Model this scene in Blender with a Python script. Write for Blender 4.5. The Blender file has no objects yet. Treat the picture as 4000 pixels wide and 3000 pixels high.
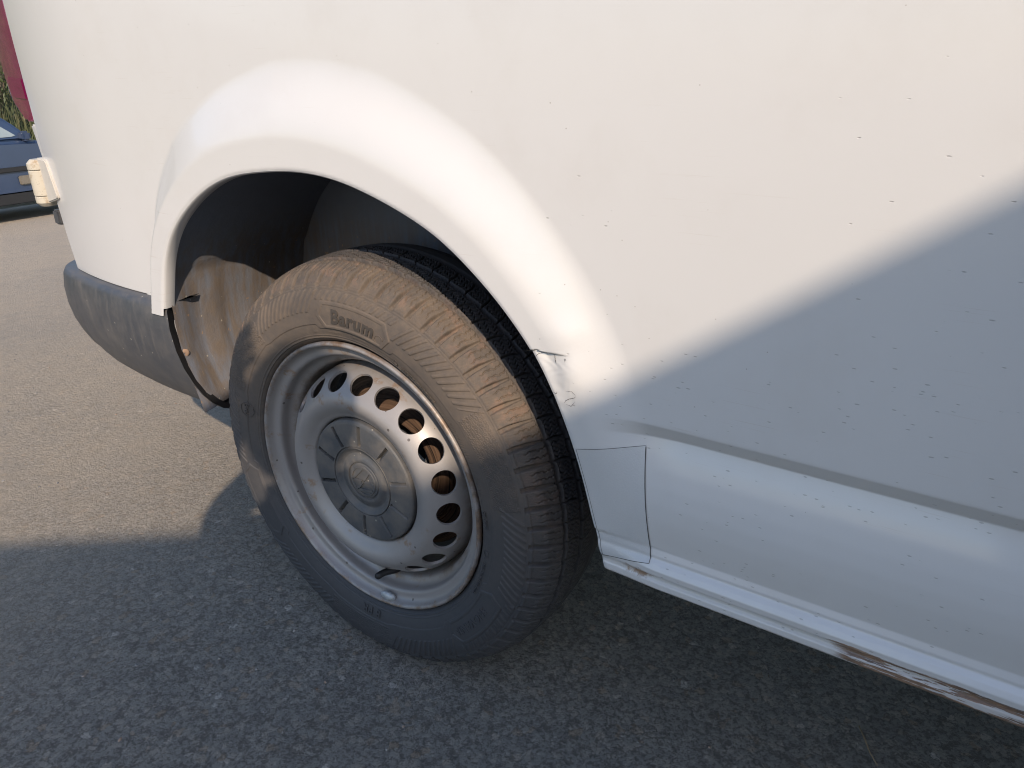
import bpy, bmesh, math, random
import numpy as np
from mathutils import Vector, Matrix

random.seed(7)
RNG = np.random.default_rng(7)
SC = bpy.context.scene
COL = SC.collection
PI = math.pi

# ------------------------------------------------------------------ camera, sky, sun, exposure
cam_d = bpy.data.cameras.new('camera')
cam_d.sensor_width = 36.0
cam_d.lens = 36.0 * 2910.06 / 4000.0
cam_d.clip_start = 0.02
cam_d.clip_end = 500.0
cam = bpy.data.objects.new('camera', cam_d)
COL.objects.link(cam)
_r = Vector((0.8272469, 0.56146462, -0.02049521))
_u = Vector((-0.20807399, 0.34004765, 0.91710022))
_f = Vector((-0.52188867, 0.75440379, -0.39812954))
cam.matrix_world = Matrix(((_r.x, _u.x, -_f.x, 0.744747), (_r.y, _u.y, -_f.y, -0.672753),
                           (_r.z, _u.z, -_f.z, 0.904750), (0, 0, 0, 1)))
SC.camera = cam

SUN_A, SUN_B = 1.0, 0.95           # direction to the sun is (A, -1, B)
to_sun = Vector((SUN_A, -1.0, SUN_B)).normalized()
sun_el = math.asin(to_sun.z)
world = bpy.data.worlds.new('World')
SC.world = world
world.use_nodes = True
wn = world.node_tree
bg = wn.nodes['Background']
sky = wn.nodes.new('ShaderNodeTexSky')
sky.sky_type = 'NISHITA'
sky.sun_disc = False
sky.sun_elevation = sun_el
sky.sun_rotation = math.atan2(to_sun.x, to_sun.y)
sky.air_density = 1.0
sky.dust_density = 0.9
sky.ozone_density = 1.3
wn.links.new(sky.outputs[0], bg.inputs[0])
bg.inputs[1].default_value = 0.15

sun_d = bpy.data.lights.new('sun', 'SUN')
sun_d.energy = 2.9
sun_d.angle = math.radians(0.5)
sun_d.color = (1.0, 0.825, 0.645)
sun = bpy.data.objects.new('sun', sun_d)
COL.objects.link(sun)
sun.rotation_euler = to_sun.to_track_quat('Z', 'Y').to_euler()
sun.location = (6, -6, 6)

vs = SC.view_settings
vs.view_transform = 'Standard'
vs.look = 'None'
vs.exposure = 0.66
vs.gamma = 1.0
vs.use_curve_mapping = False
SC.cycles.max_bounces = 8
SC.cycles.filter_width = 1.05

# ------------------------------------------------------------------ helpers
ZC = 0.325                          # wheel centre above the ground


def lerp(a, b, t):
    return a + (b - a) * t


def sstep(a, b, x):
    t = np.clip((x - a) / (b - a), 0, 1)
    return t * t * (3 - 2 * t)


def tag(o, label=None, cat=None, group=None, kind=None):
    if label: o['label'] = label
    if cat: o['category'] = cat
    if group: o['group'] = group
    if kind: o['kind'] = kind
    return o


def link(o, parent=None):
    COL.objects.link(o)
    if parent is not None:
        o.parent = parent
    return o


def empty(name, loc=(0, 0, 0), rz=0, parent=None):
    o = bpy.data.objects.new(name, None)
    o.empty_display_size = 0.1
    link(o, parent)
    o.location = loc
    o.rotation_euler = (0, 0, rz)
    return o


def meshobj(name, verts, faces, mat, parent=None, smooth=True, normals=None):
    """verts (N,3) array; faces: (M,4)/(M,3) array or list of lists."""
    me = bpy.data.meshes.new(name)
    V = np.asarray(verts, dtype=np.float32)
    if isinstance(faces, np.ndarray):
        k = faces.shape[1]
        me.vertices.add(len(V))
        me.vertices.foreach_set('co', V.ravel())
        me.loops.add(faces.size)
        me.loops.foreach_set('vertex_index', faces.astype(np.int32).ravel())
        me.polygons.add(len(faces))
        me.polygons.foreach_set('loop_start', np.arange(0, faces.size, k, dtype=np.int32))
        me.update(calc_edges=True)
    else:
        me.from_pydata([tuple(map(float, v)) for v in V], [], [list(map(int, f)) for f in faces])
        me.update()
    if smooth:
        me.polygons.foreach_set('use_smooth', np.ones(len(me.polygons), dtype=bool))
    if normals is not None:
        me.normals_split_custom_set_from_vertices([tuple(map(float, n)) for n in normals])
    if mat is not None:
        me.materials.append(mat)
    o = bpy.data.objects.new(name, me)
    return link(o, parent)


def bmobj(name, bm, mat, parent=None, smooth=False, autosmooth=None):
    me = bpy.data.meshes.new(name)
    bmesh.ops.recalc_face_normals(bm, faces=bm.faces)
    bm.to_mesh(me)
    bm.free()
    if smooth:
        me.polygons.foreach_set('use_smooth', np.ones(len(me.polygons), dtype=bool))
    if autosmooth is not None:
        me.polygons.foreach_set('use_smooth', np.ones(len(me.polygons), dtype=bool))
        me.set_sharp_from_angle(angle=math.radians(autosmooth))
    if mat is not None:
        me.materials.append(mat)
    return link(bpy.data.objects.new(name, me), parent)


def grid_faces(ni, nj, wrap_i=False):
    I = np.arange(ni if wrap_i else ni - 1)
    J = np.arange(nj - 1)
    a, b = np.meshgrid(I, J, indexing='ij')
    a2 = (a + 1) % ni
    return np.stack([a * nj + b, a2 * nj + b, a2 * nj + b + 1, a * nj + b + 1], -1).reshape(-1, 4)


def lathe(name, prof, seg, mat, parent=None, y0=0.0, smooth=True, sharp=None):
    """prof: list of (r, y) ; axis along y through (0,0,ZC)."""
    p = np.array(prof, float)
    th = np.linspace(0, 2 * PI, seg, endpoint=False)
    X = np.cos(th)[:, None] * p[None, :, 0]
    Z = np.sin(th)[:, None] * p[None, :, 0] + ZC
    Y = np.broadcast_to(p[None, :, 1] + y0, X.shape)
    V = np.stack([X, Y, Z], -1).reshape(-1, 3)
    o = meshobj(name, V, grid_faces(seg, len(p), True), mat, parent, smooth)
    if sharp:
        o.data.set_sharp_from_angle(angle=math.radians(sharp))
    return o


def smooth_prof(pts, n):
    """Catmull-Rom resample of a 2-D polyline into n points of even arc length."""
    P = np.array(pts, float)
    Q = np.vstack([2 * P[0] - P[1], P, 2 * P[-1] - P[-2]])
    out = []
    for i in range(1, len(Q) - 2):
        for t in np.linspace(0, 1, 24, endpoint=False):
            a, b, c, d = Q[i - 1], Q[i], Q[i + 1], Q[i + 2]
            out.append(0.5 * (2 * b + (c - a) * t + (2 * a - 5 * b + 4 * c - d) * t * t + (3 * b - a - 3 * c + d) * t ** 3))
    out.append(P[-1])
    out = np.array(out)
    s = np.r_[0, np.cumsum(np.hypot(*np.diff(out, axis=0).T))]
    u = np.linspace(0, s[-1], n)
    return np.stack([np.interp(u, s, out[:, 0]), np.interp(u, s, out[:, 1])], -1)


def box(bm, c, s, rot=None):
    m = Matrix.Translation(c)
    if rot is not None:
        m = m @ rot
    m = m @ Matrix.Diagonal((s[0], s[1], s[2], 1))
    return bmesh.ops.create_cube(bm, size=1.0, matrix=m)['verts']


def tube(bm, pts, rad, seg=8):
    """capped tube along a list of points; rad scalar or list."""
    pts = [Vector(p) for p in pts]
    n = len(pts)
    rs = rad if hasattr(rad, '__len__') else [rad] * n
    rings = []
    for i, p in enumerate(pts):
        d = (pts[min(i + 1, n - 1)] - pts[max(i - 1, 0)]).normalized()
        a = d.orthogonal().normalized() if abs(d.z) > 0.9 else d.cross(Vector((0, 0, 1))).normalized()
        b = d.cross(a)
        rings.append([bm.verts.new(p + (a * math.cos(k * 2 * PI / seg) + b * math.sin(k * 2 * PI / seg)) * rs[i]) for k in range(seg)])
    for i in range(n - 1):
        for k in range(seg):
            bm.faces.new((rings[i][k], rings[i][(k + 1) % seg], rings[i + 1][(k + 1) % seg], rings[i + 1][k]))
    bm.faces.new(rings[0][::-1])
    bm.faces.new(rings[-1])


def prism(bm, poly, f0, f1):
    """poly: list of 2-D points; f0/f1 map (a,b)->3-D for both ends."""
    A = [bm.verts.new(f0(*p)) for p in poly]
    B = [bm.verts.new(f1(*p)) for p in poly]
    n = len(poly)
    bm.faces.new(A)
    bm.faces.new(B[::-1])
    for i in range(n):
        bm.faces.new((A[i], B[i], B[(i + 1) % n], A[(i + 1) % n]))


# ------------------------------------------------------------------ materials
class NT:
    def __init__(self, name):
        self.m = bpy.data.materials.new(name)
        self.m.use_nodes = True
        self.t = self.m.node_tree
        self.b = self.t.nodes['Principled BSDF']
        tc = self.t.nodes.new('ShaderNodeTexCoord')
        self.co = tc.outputs['Object']

    def n(self, kind, **kw):
        nd = self.t.nodes.new(kind)
        for k, v in kw.items():
            setattr(nd, k, v)
        return nd

    def set(self, sock, v):
        if hasattr(v, 'is_linked') or hasattr(v, 'links'):
            self.t.links.new(v, sock)
        else:
            if isinstance(v, (tuple, list)) and len(v) == 3 and sock.type == 'RGBA':
                v = (*v, 1)
            sock.default_value = v

    def P(self, **kw):
        for k, v in kw.items():
            self.set(self.b.inputs[k.replace('_', ' ')], v)
        return self

    def map(self, scale=(1, 1, 1), loc=(0, 0, 0), rot=(0, 0, 0)):
        nd = self.n('ShaderNodeMapping')
        self.set(nd.inputs['Vector'], self.co)
        nd.inputs['Scale'].default_value = scale
        nd.inputs['Location'].default_value = loc
        nd.inputs['Rotation'].default_value = rot
        return nd.outputs[0]

    def noise(self, scale, detail=3, rough=0.55, vec=None, dist=0.0, color=False):
        nd = self.n('ShaderNodeTexNoise')
        self.set(nd.inputs['Vector'], vec if vec is not None else self.co)
        nd.inputs['Scale'].default_value = scale
        nd.inputs['Detail'].default_value = detail
        nd.inputs['Roughness'].default_value = rough
        nd.inputs['Distortion'].default_value = dist
        return nd.outputs['Color' if color else 'Fac']

    def voro(self, scale, vec=None, feature='F1', out='Distance', rnd=1.0):
        nd = self.n('ShaderNodeTexVoronoi', feature=feature)
        self.set(nd.inputs['Vector'], vec if vec is not None else self.co)
        nd.inputs['Scale'].default_value = scale
        nd.inputs['Randomness'].default_value = rnd
        return nd.outputs[out]

    def ramp(self, fac, stops, interp='LINEAR'):
        nd = self.n('ShaderNodeValToRGB')
        self.set(nd.inputs[0], fac)
        cr = nd.color_ramp
        cr.interpolation = interp
        while len(cr.elements) < len(stops):
            cr.elements.new(0.5)
        for e, (p, c) in zip(cr.elements, stops):
            e.position = p
            e.color = (c, c, c, 1) if not hasattr(c, '__len__') else (*c, 1)
        return nd.outputs[0]

    def step(self, fac, a, b):
        nd = self.n('ShaderNodeMapRange', interpolation_type='SMOOTHSTEP')
        self.set(nd.inputs[0], fac)
        nd.inputs[1].default_value = a
        nd.inputs[2].default_value = b
        return nd.outputs[0]

    def math(self, op, a, b=0.0, c=None):
        nd = self.n('ShaderNodeMath', operation=op)
        self.set(nd.inputs[0], a)
        self.set(nd.inputs[1], b)
        if c is not None:
            self.set(nd.inputs[2], c)
        return nd.outputs[0]

    def mix(self, f, a, b, blend='MIX'):
        nd = self.n('ShaderNodeMix', data_type='RGBA', blend_type=blend)
        self.set(nd.inputs[0], f)
        self.set(nd.inputs[6], a)
        self.set(nd.inputs[7], b)
        return nd.outputs[2]

    def xyz(self):
        nd = self.n('ShaderNodeSeparateXYZ')
        self.set(nd.inputs[0], self.co)
        return nd.outputs

    def bump(self, h, strength=0.5, dist=0.001, normal=None):
        nd = self.n('ShaderNodeBump')
        self.set(nd.inputs['Height'], h)
        nd.inputs['Strength'].default_value = strength
        nd.inputs['Distance'].default_value = dist
        if normal is not None:
            self.set(nd.inputs['Normal'], normal)
        return nd.outputs[0]


def simple(name, col, rough=0.6, metal=0.0, nscale=40, var=0.25, bump=0.0, **kw):
    t = NT(name)
    nz = t.noise(nscale, 4)
    dark = tuple(c * (1 - var) for c in col)
    light = tuple(min(1, c * (1 + var)) for c in col)
    t.P(Base_Color=t.mix(nz, dark, light), Roughness=rough, Metallic=metal, **kw)
    if bump:
        t.P(Normal=t.bump(nz, bump, 0.002))
    return t.m


def mat_paint(name, sill=False):
    t = NT(name)
    x, y, z = t.xyz()
    base = t.mix(t.noise(3.0, 3), (0.618, 0.608, 0.596), (0.652, 0.642, 0.630))
    # fine film of road dust, a little thicker low down
    dustn = t.noise(9, 5, 0.65)
    base = t.mix(t.math('MULTIPLY', t.step(dustn, 0.45, 0.8), 0.10), base, (0.42, 0.36, 0.29))
    # brushed horizontal scratches
    sc = t.noise(1.0, 3, 0.6, vec=t.map((9, 9, 520)))
    scm = t.math('MULTIPLY', t.step(sc, 0.64, 0.72), t.step(t.noise(5, 2), 0.5, 0.62))
    base = t.mix(t.math('MULTIPLY', scm, 0.20), base, (0.40, 0.32, 0.24))
    # short dark flecks: lifted lacquer, denser ahead of the wheel and low on the panel
    vv = t.map((105, 105, 330), rot=(0, -0.12, 0))
    d = t.voro(1.0, vec=vv)
    rnd = t.n('ShaderNodeSeparateColor')
    t.set(rnd.inputs[0], t.voro(1.0, vec=vv, out='Color'))
    dens = t.math('MULTIPLY', t.step(x, 0.28, 0.50), t.math('SUBTRACT', 1.0, t.step(z, 0.62, 0.95)))
    thr = t.math('SUBTRACT', 1.004, t.math('MULTIPLY', dens, t.math('MULTIPLY', t.step(t.noise(6.5, 2), 0.38, 0.60), 0.19)))
    fleck = t.math('MULTIPLY', t.math('GREATER_THAN', rnd.outputs[0], thr),
                   t.math('SUBTRACT', 1.0, t.step(t.math('ADD', d, t.math('MULTIPLY', t.noise(300, 2), 0.22)), 0.24, 0.36)))
    base = t.mix(t.math('MULTIPLY', fleck, 0.42), base, (0.17, 0.15, 0.13))
    # fine specks of dirt everywhere
    v2 = t.voro(170)
    r2 = t.n('ShaderNodeSeparateColor')
    t.set(r2.inputs[0], t.voro(170, out='Color'))
    sp = t.math('MULTIPLY', t.math('GREATER_THAN', r2.outputs[1], 0.994), t.math('LESS_THAN', v2, 0.13))
    base = t.mix(t.math('MULTIPLY', sp, 0.5), base, (0.22, 0.18, 0.14))
    rough = 0.36
    h = t.math('MULTIPLY', fleck, -1.0)
    if sill:
        # scraped and rusted length of the sill flange, and a rust spot by the wheel
        rag = t.noise(1.0, 5, 0.65, vec=t.map((24, 24, 260)))
        rag2 = t.noise(1.0, 5, 0.65, vec=t.map((16, 16, 210), loc=(3, 1, 5)))
        zlim = t.math('ADD', 0.3795, t.math('MULTIPLY', t.math('SUBTRACT', rag, 0.5), 0.008))
        below = t.math('SUBTRACT', 1.0, t.step(t.math('SUBTRACT', z, zlim), -0.0008, 0.0008))
        start = t.step(t.math('ADD', x, t.math('MULTIPLY', t.math('SUBTRACT', rag, 0.5), 0.05)), 0.672, 0.690)
        dmg = t.math('MULTIPLY', below, start)
        flakes = t.step(rag2, 0.53, 0.56)
        rustc = t.ramp(t.noise(1.0, 5, 0.7, vec=t.map((40, 40, 300))),
                       [(0.25, (0.07, 0.055, 0.045)), (0.45, (0.20, 0.13, 0.09)), (0.62, (0.32, 0.20, 0.13)), (0.8, (0.45, 0.36, 0.28))])
        base = t.mix(t.math('MULTIPLY', dmg, t.math('SUBTRACT', 1.0, t.math('MULTIPLY', flakes, 0.85))), base, rustc)
        spot = t.n('ShaderNodeVectorMath', operation='DISTANCE')
        t.set(spot.inputs[0], t.map((1, 0.2, 2.6)))
        spot.inputs[1].default_value = (0.466, -0.006, 0.372 * 2.6)
        spm = t.math('SUBTRACT', 1.0, t.step(t.math('ADD', spot.outputs['Value'], t.math('MULTIPLY', t.math('SUBTRACT', t.noise(160, 5, 0.7), 0.5), 0.05)), 0.004, 0.022))
        base = t.mix(t.math('MULTIPLY', spm, 0.85), base, (0.24, 0.13, 0.055))
        edge = t.math('SUBTRACT', 1.0, t.step(t.math('ADD', z, t.math('MULTIPLY', t.noise(60, 4), 0.006)), 0.359, 0.3635))
        base = t.mix(t.math('MULTIPLY', edge, 0.5), base, (0.20, 0.15, 0.10))
        h = t.math('ADD', h, t.math('MULTIPLY', dmg, t.math('ADD', t.math('MULTIPLY', flakes, 1.5), t.math('MULTIPLY', rag, 1.2))))
    t.P(Base_Color=base, Roughness=rough, Coat_Weight=0.55, Coat_Roughness=t.math('ADD', 0.05, t.math('MULTIPLY', dustn, 0.12)), Specular_IOR_Level=0.5)
    hb = t.math('ADD', h, t.math('MULTIPLY', t.noise(420, 2), 0.10))
    t.P(Normal=t.bump(hb, 0.35, 0.0012))
    return t.m


M_PAINT = mat_paint('white_van_paint', True)
M_PAINT2 = simple('white_door_paint', (0.63, 0.62, 0.605), 0.35, nscale=12, var=0.05, Coat_Weight=0.2)


def mat_hinge():
    t = NT('weathered_white_hinge')
    g = t.noise(60, 5, 0.7)
    g2 = t.noise(420, 3, 0.6)
    c = t.mix(t.step(g, 0.5, 0.75), (0.52, 0.475, 0.39), (0.34, 0.255, 0.165))
    c = t.mix(t.step(g2, 0.66, 0.72), c, (0.12, 0.08, 0.05))
    t.P(Base_Color=c, Roughness=0.35)
    return t.m


def mat_asphalt():
    t = NT('asphalt')
    warp = t.noise(85, 3, 0.6, color=True)
    vm = t.n('ShaderNodeVectorMath', operation='MULTIPLY_ADD')
    t.set(vm.inputs[0], warp)
    vm.inputs[1].default_value = (0.016, 0.016, 0.0)
    t.set(vm.inputs[2], t.co)
    co = vm.outputs[0]

    def cells(scale):
        d = t.voro(scale, vec=co)
        c = t.n('ShaderNodeSeparateColor')
        t.set(c.inputs[0], t.voro(scale, vec=co, out='Color'))
        return d, c.outputs
    d1, c1 = cells(88)
    d2, c2 = cells(240)
    big = t.noise(1.1, 4, 0.6)
    mid = t.noise(13, 5, 0.65)
    lump = t.noise(175, 6, 0.78, dist=0.5)
    stone = t.ramp(c1[0], [(0.0, (0.36, 0.34, 0.315)), (0.35, (0.41, 0.388, 0.357)), (0.7, (0.46, 0.43, 0.39)), (0.93, (0.52, 0.475, 0.42)), (0.975, (0.47, 0.375, 0.29)), (1.0, (0.72, 0.69, 0.64))])
    fine = t.ramp(c2[0], [(0.0, 0.84), (0.5, 0.98), (0.94, 1.06), (1.0, 1.35)])
    col = t.mix(0.85, stone, fine, 'MULTIPLY')
    # crevices between the chippings darkened in colour, standing in for their shade
    pit = t.math('ADD', lump, t.math('MULTIPLY', t.math('SUBTRACT', 0.35, d1), 0.22))
    pit = t.step(pit, 0.505, 0.375)
    col = t.mix(t.math('MULTIPLY', pit, 0.62), col, (0.095, 0.088, 0.080))
    # tan dust, thicker behind the van to paint the sunlit ground lighter
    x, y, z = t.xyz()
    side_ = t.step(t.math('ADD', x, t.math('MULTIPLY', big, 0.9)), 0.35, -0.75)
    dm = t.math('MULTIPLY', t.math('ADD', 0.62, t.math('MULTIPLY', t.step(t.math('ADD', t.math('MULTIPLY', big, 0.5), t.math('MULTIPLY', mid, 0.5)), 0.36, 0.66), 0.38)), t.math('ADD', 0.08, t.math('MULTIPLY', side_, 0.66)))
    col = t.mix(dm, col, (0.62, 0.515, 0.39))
    h = t.math('ADD', t.math('MULTIPLY', lump, 2.2), t.math('MULTIPLY', d1, -0.45))
    h = t.math('ADD', h, t.math('MULTIPLY', c1[1], 0.30))
    h = t.math('ADD', h, t.math('MULTIPLY', d2, -0.25))
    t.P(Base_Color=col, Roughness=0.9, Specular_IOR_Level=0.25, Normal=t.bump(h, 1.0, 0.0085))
    return t.m


M_ASPHALT = mat_asphalt()


def mat_tyre():
    t = NT('dusty_tyre_rubber')
    x, y, z = t.xyz()
    n1 = t.noise(14, 5, 0.65)
    n2 = t.noise(90, 5, 0.7)
    n3 = t.noise(5, 3, 0.5)
    rub = t.mix(n2, (0.042, 0.045, 0.051), (0.062, 0.065, 0.072))
    dust = t.ramp(t.noise(38, 5, 0.7), [(0.3, (0.128, 0.100, 0.078)), (0.55, (0.152, 0.119, 0.092)), (0.75, (0.185, 0.140, 0.102))])
    # mud thrown on to the upper shoulder dries paler and redder
    red = t.math('MULTIPLY', t.step(t.noise(55, 4, 0.65), 0.50, 0.62), t.math('MULTIPLY', t.step(y, -0.004, 0.006), 0.38))
    dust = t.mix(red, dust, (0.27, 0.165, 0.115))
    fac = t.math('ADD', t.math('ADD', 0.46, t.math('MULTIPLY', t.step(n1, 0.32, 0.62), 0.24)), t.math('MULTIPLY', t.step(n2, 0.35, 0.65), 0.22))
    up = t.step(t.math('ADD', z, t.math('MULTIPLY', t.math('SUBTRACT', n3, 0.5), 0.25)), 0.16, 0.55)  # dust thins downwards, painting the shaded lower tyre darker
    fac = t.math('MULTIPLY', fac, t.math('ADD', 0.06, t.math('MULTIPLY', up, 0.95)))
    clean = t.step(y, 0.030, 0.052)
    fac = t.math('MULTIPLY', fac, t.math('SUBTRACT', 1.0, t.math('MULTIPLY', clean, 0.72)))
    t.P(Base_Color=t.mix(fac, rub, dust), Roughness=t.math('ADD', 0.62, t.math('MULTIPLY', fac, 0.3)), Specular_IOR_Level=0.35,
        Normal=t.bump(t.math('ADD', n2, t.math('MULTIPLY', t.noise(700, 3), 0.4)), 0.14, 0.0010))
    return t.m


M_TYRE = mat_tyre()


def mat_rim():
    t = NT('worn_silver_wheel_paint')
    x, y, z = t.xyz()
    base = t.mix(t.noise(30, 4, 0.6), (0.275, 0.258, 0.250), (0.33, 0.31, 0.298))
    # rust and road grime collect on the outer flange and in the well
    cx = t.n('ShaderNodeCombineXYZ')
    t.set(cx.inputs[0], x)
    t.set(cx.inputs[2], t.math('SUBTRACT', z, ZC))
    ln = t.n('ShaderNodeVectorMath', operation='LENGTH')
    t.set(ln.inputs[0], cx.outputs[0])
    r = ln.outputs['Value']
    n = t.noise(26, 5, 0.7)
    n2 = t.noise(130, 4, 0.7)
    flange = t.step(t.math('ADD', r, t.math('MULTIPLY', t.math('SUBTRACT', n2, 0.5), 0.008)), 0.2125, 0.2165)
    fl = t.math('MULTIPLY', flange, t.step(n, 0.38, 0.62))
    rust = t.ramp(n2, [(0.3, (0.07, 0.042, 0.028)), (0.55, (0.20, 0.125, 0.075)), (0.75, (0.30, 0.21, 0.14))])
    base = t.mix(t.math('MULTIPLY', fl, 0.85), base, rust)
    well = t.math('MULTIPLY', t.math('MULTIPLY', t.step(r, 0.166, 0.178), t.math('SUBTRACT', 1.0, t.step(r, 0.186, 0.194))), t.step(n, 0.38, 0.66))
    base = t.mix(t.math('MULTIPLY', well, 0.7), base, (0.17, 0.125, 0.085))
    blot = t.math('MULTIPLY', t.step(t.noise(30, 3, 0.5, vec=t.map(loc=(3.1, 0.4, 1.7))), 0.60, 0.70), t.step(n2, 0.4, 0.6))
    base = t.mix(t.math('MULTIPLY', blot, 0.65), base, (0.24, 0.135, 0.065))
    v = t.voro(95)
    rr = t.n('ShaderNodeSeparateColor')
    t.set(rr.inputs[0], t.voro(95, out='Color'))
    chip = t.math('MULTIPLY', t.math('GREATER_THAN', rr.outputs[0], 0.955), t.math('LESS_THAN', v, 0.2))
    base = t.mix(t.math('MULTIPLY', chip, 0.8), base, (0.07, 0.055, 0.05))
    t.P(Base_Color=base, Metallic=0.25, Roughness=t.math('ADD', 0.36, t.math('MULTIPLY', n, 0.14)), Normal=t.bump(t.noise(800, 2), 0.12, 0.0006))
    return t.m


M_RIM = mat_rim()


def mat_plastic(name, col, rough=0.5, dust=(0.20, 0.165, 0.13), amount=0.35, streak=False):
    t = NT(name)
    n = t.noise(18, 5, 0.65)
    n2 = t.noise(200, 4, 0.7)
    c = t.mix(n2, tuple(k * 0.85 for k in col), tuple(k * 1.15 for k in col))
    f = t.math('MULTIPLY', t.step(n, 0.35, 0.75), amount)
    if streak:
        s = t.noise(1.0, 4, 0.6, vec=t.map((95, 95, 9), rot=(0, 0.22, 0)))
        f = t.math('ADD', f, t.math('MULTIPLY', t.step(s, 0.5, 0.72), 0.28))
    c = t.mix(f, c, dust)
    v = t.voro(140)
    rr = t.n('ShaderNodeSeparateColor')
    t.set(rr.inputs[0], t.voro(140, out='Color'))
    sp = t.math('MULTIPLY', t.math('GREATER_THAN', rr.outputs[2], 0.965), t.math('LESS_THAN', v, 0.22))
    c = t.mix(t.math('MULTIPLY', sp, 0.7), c, (0.36, 0.33, 0.28))
    t.P(Base_Color=c, Roughness=t.math('ADD', rough, t.math('MULTIPLY', f, 0.35)), Normal=t.bump(n2, 0.15, 0.0008))
    return t.m


M_CAP = mat_plastic('grey_hub_cap_plastic', (0.070, 0.074, 0.080), 0.5, (0.22, 0.185, 0.148), 0.55)
M_BUMPER = mat_plastic('grey_bumper_plastic', (0.052, 0.057, 0.067), 0.40, (0.18, 0.16, 0.14), 0.40, True)
M_BLACK = simple('black_rubber', (0.015, 0.015, 0.016), 0.55, nscale=80)
M_UNDER = simple('dark_underbody', (0.10, 0.106, 0.12), 0.9, nscale=20)


def mat_liner():
    t = NT('dusty_wheel_liner')
    x, y, z = t.xyz()
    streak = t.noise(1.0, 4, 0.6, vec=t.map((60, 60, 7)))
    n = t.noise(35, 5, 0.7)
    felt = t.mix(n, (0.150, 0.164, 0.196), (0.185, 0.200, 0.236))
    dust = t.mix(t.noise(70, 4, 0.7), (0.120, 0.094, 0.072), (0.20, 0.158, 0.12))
    # tyre dust on the sunlit lower liner; felt colour brightens the shaded upper part
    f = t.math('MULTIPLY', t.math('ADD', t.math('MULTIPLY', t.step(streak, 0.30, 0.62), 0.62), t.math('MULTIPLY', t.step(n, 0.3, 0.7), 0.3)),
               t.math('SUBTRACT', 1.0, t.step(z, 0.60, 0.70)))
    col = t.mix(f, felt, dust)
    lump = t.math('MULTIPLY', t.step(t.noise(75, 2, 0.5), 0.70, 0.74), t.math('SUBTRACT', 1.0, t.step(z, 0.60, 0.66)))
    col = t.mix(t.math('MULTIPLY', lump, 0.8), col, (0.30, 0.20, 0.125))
    v = t.voro(110)
    rr = t.n('ShaderNodeSeparateColor')
    t.set(rr.inputs[0], t.voro(110, out='Color'))
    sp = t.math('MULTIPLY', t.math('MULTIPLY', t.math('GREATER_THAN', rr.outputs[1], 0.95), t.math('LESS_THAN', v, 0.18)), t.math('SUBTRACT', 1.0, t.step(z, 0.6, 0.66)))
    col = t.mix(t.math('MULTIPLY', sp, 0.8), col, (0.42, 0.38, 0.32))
    t.P(Base_Color=col, Roughness=0.95, Specular_IOR_Level=0.12, Normal=t.bump(t.math('ADD', n, t.math('MULTIPLY', streak, 0.5)), 0.5, 0.003))
    return t.m


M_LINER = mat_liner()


def mat_brake():
    t = NT('rusty_brake_disc')
    x, y, z = t.xyz()
    cx = t.n('ShaderNodeCombineXYZ')
    t.set(cx.inputs[0], x)
    t.set(cx.inputs[2], t.math('SUBTRACT', z, ZC))
    ln = t.n('ShaderNodeVectorMath', operation='LENGTH')
    t.set(ln.inputs[0], cx.outputs[0])
    w = t.noise(1.0, 3, 0.6, vec=ln.outputs['Value'])
    nd = t.n('ShaderNodeCombineXYZ')
    t.set(nd.inputs[0], t.math('MULTIPLY', ln.outputs['Value'], 260.0))
    t.set(nd.inputs[1], t.math('MULTIPLY', t.noise(12, 3), 3.0))
    lines = t.noise(1.0, 4, 0.7, vec=nd.outputs[0])
    col = t.ramp(lines, [(0.36, (0.012, 0.009, 0.007)), (0.46, (0.10, 0.060, 0.038)), (0.6, (0.17, 0.105, 0.068)), (0.8, (0.21, 0.14, 0.095))])
    t.P(Base_Color=col, Roughness=0.75, Metallic=0.1)
    return t.m


M_BRAKE = mat_brake()


def mat_lamp():
    t = NT('dark_red_lamp_lens')
    n = t.noise(30, 3)
    t.P(Base_Color=t.mix(n, (0.13, 0.004, 0.050), (0.17, 0.005, 0.066)), Roughness=0.15, Coat_Weight=1.0, Coat_Roughness=0.03, Transmission_Weight=0.0)
    return t.m


M_LAMP = mat_lamp()
M_FILM = NT('clear_stone_chip_film')
_fb = M_FILM.mix(M_FILM.noise(900, 2), (0.51, 0.512, 0.51), (0.585, 0.585, 0.58))
M_FILM.P(Base_Color=_fb, Roughness=0.30, Coat_Weight=0.35, Coat_Roughness=0.16, Normal=M_FILM.bump(M_FILM.noise(520, 3), 0.5, 0.0006))
M_FILM = M_FILM.m
M_DIRTLINE = simple('dirt_in_film_edge', (0.09, 0.085, 0.08), 0.9, nscale=200, var=0.5)
M_ZINC = simple('zinc_weight', (0.42, 0.44, 0.45), 0.5, 0.3, nscale=160, var=0.4, bump=0.4)
M_SCREW = simple('dusty_screw_cap', (0.30, 0.20, 0.14), 0.8, nscale=120, var=0.3)

# ------------------------------------------------------------------ ground
def ground_z(x, y):
    d = np.maximum(0.0, -np.asarray(x, float) - 1.6)
    return -0.076 * d * sstep(0.0, 1.2, d)


def make_ground():
    xs = np.r_[np.linspace(-60, -10, 12)[:-1], np.linspace(-10, 2, 49)[:-1], np.linspace(2, 60, 14)]
    ys = np.r_[np.linspace(-60, -6, 10)[:-1], np.linspace(-6, 8, 15)[:-1], np.linspace(8, 60, 10)]
    X, Y = np.meshgrid(xs, ys, indexing='ij')
    Z = ground_z(X, Y)
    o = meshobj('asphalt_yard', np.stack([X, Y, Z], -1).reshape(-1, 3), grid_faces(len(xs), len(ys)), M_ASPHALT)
    tag(o, 'grey asphalt yard with pale dust', None, kind='structure')


make_ground()

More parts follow.
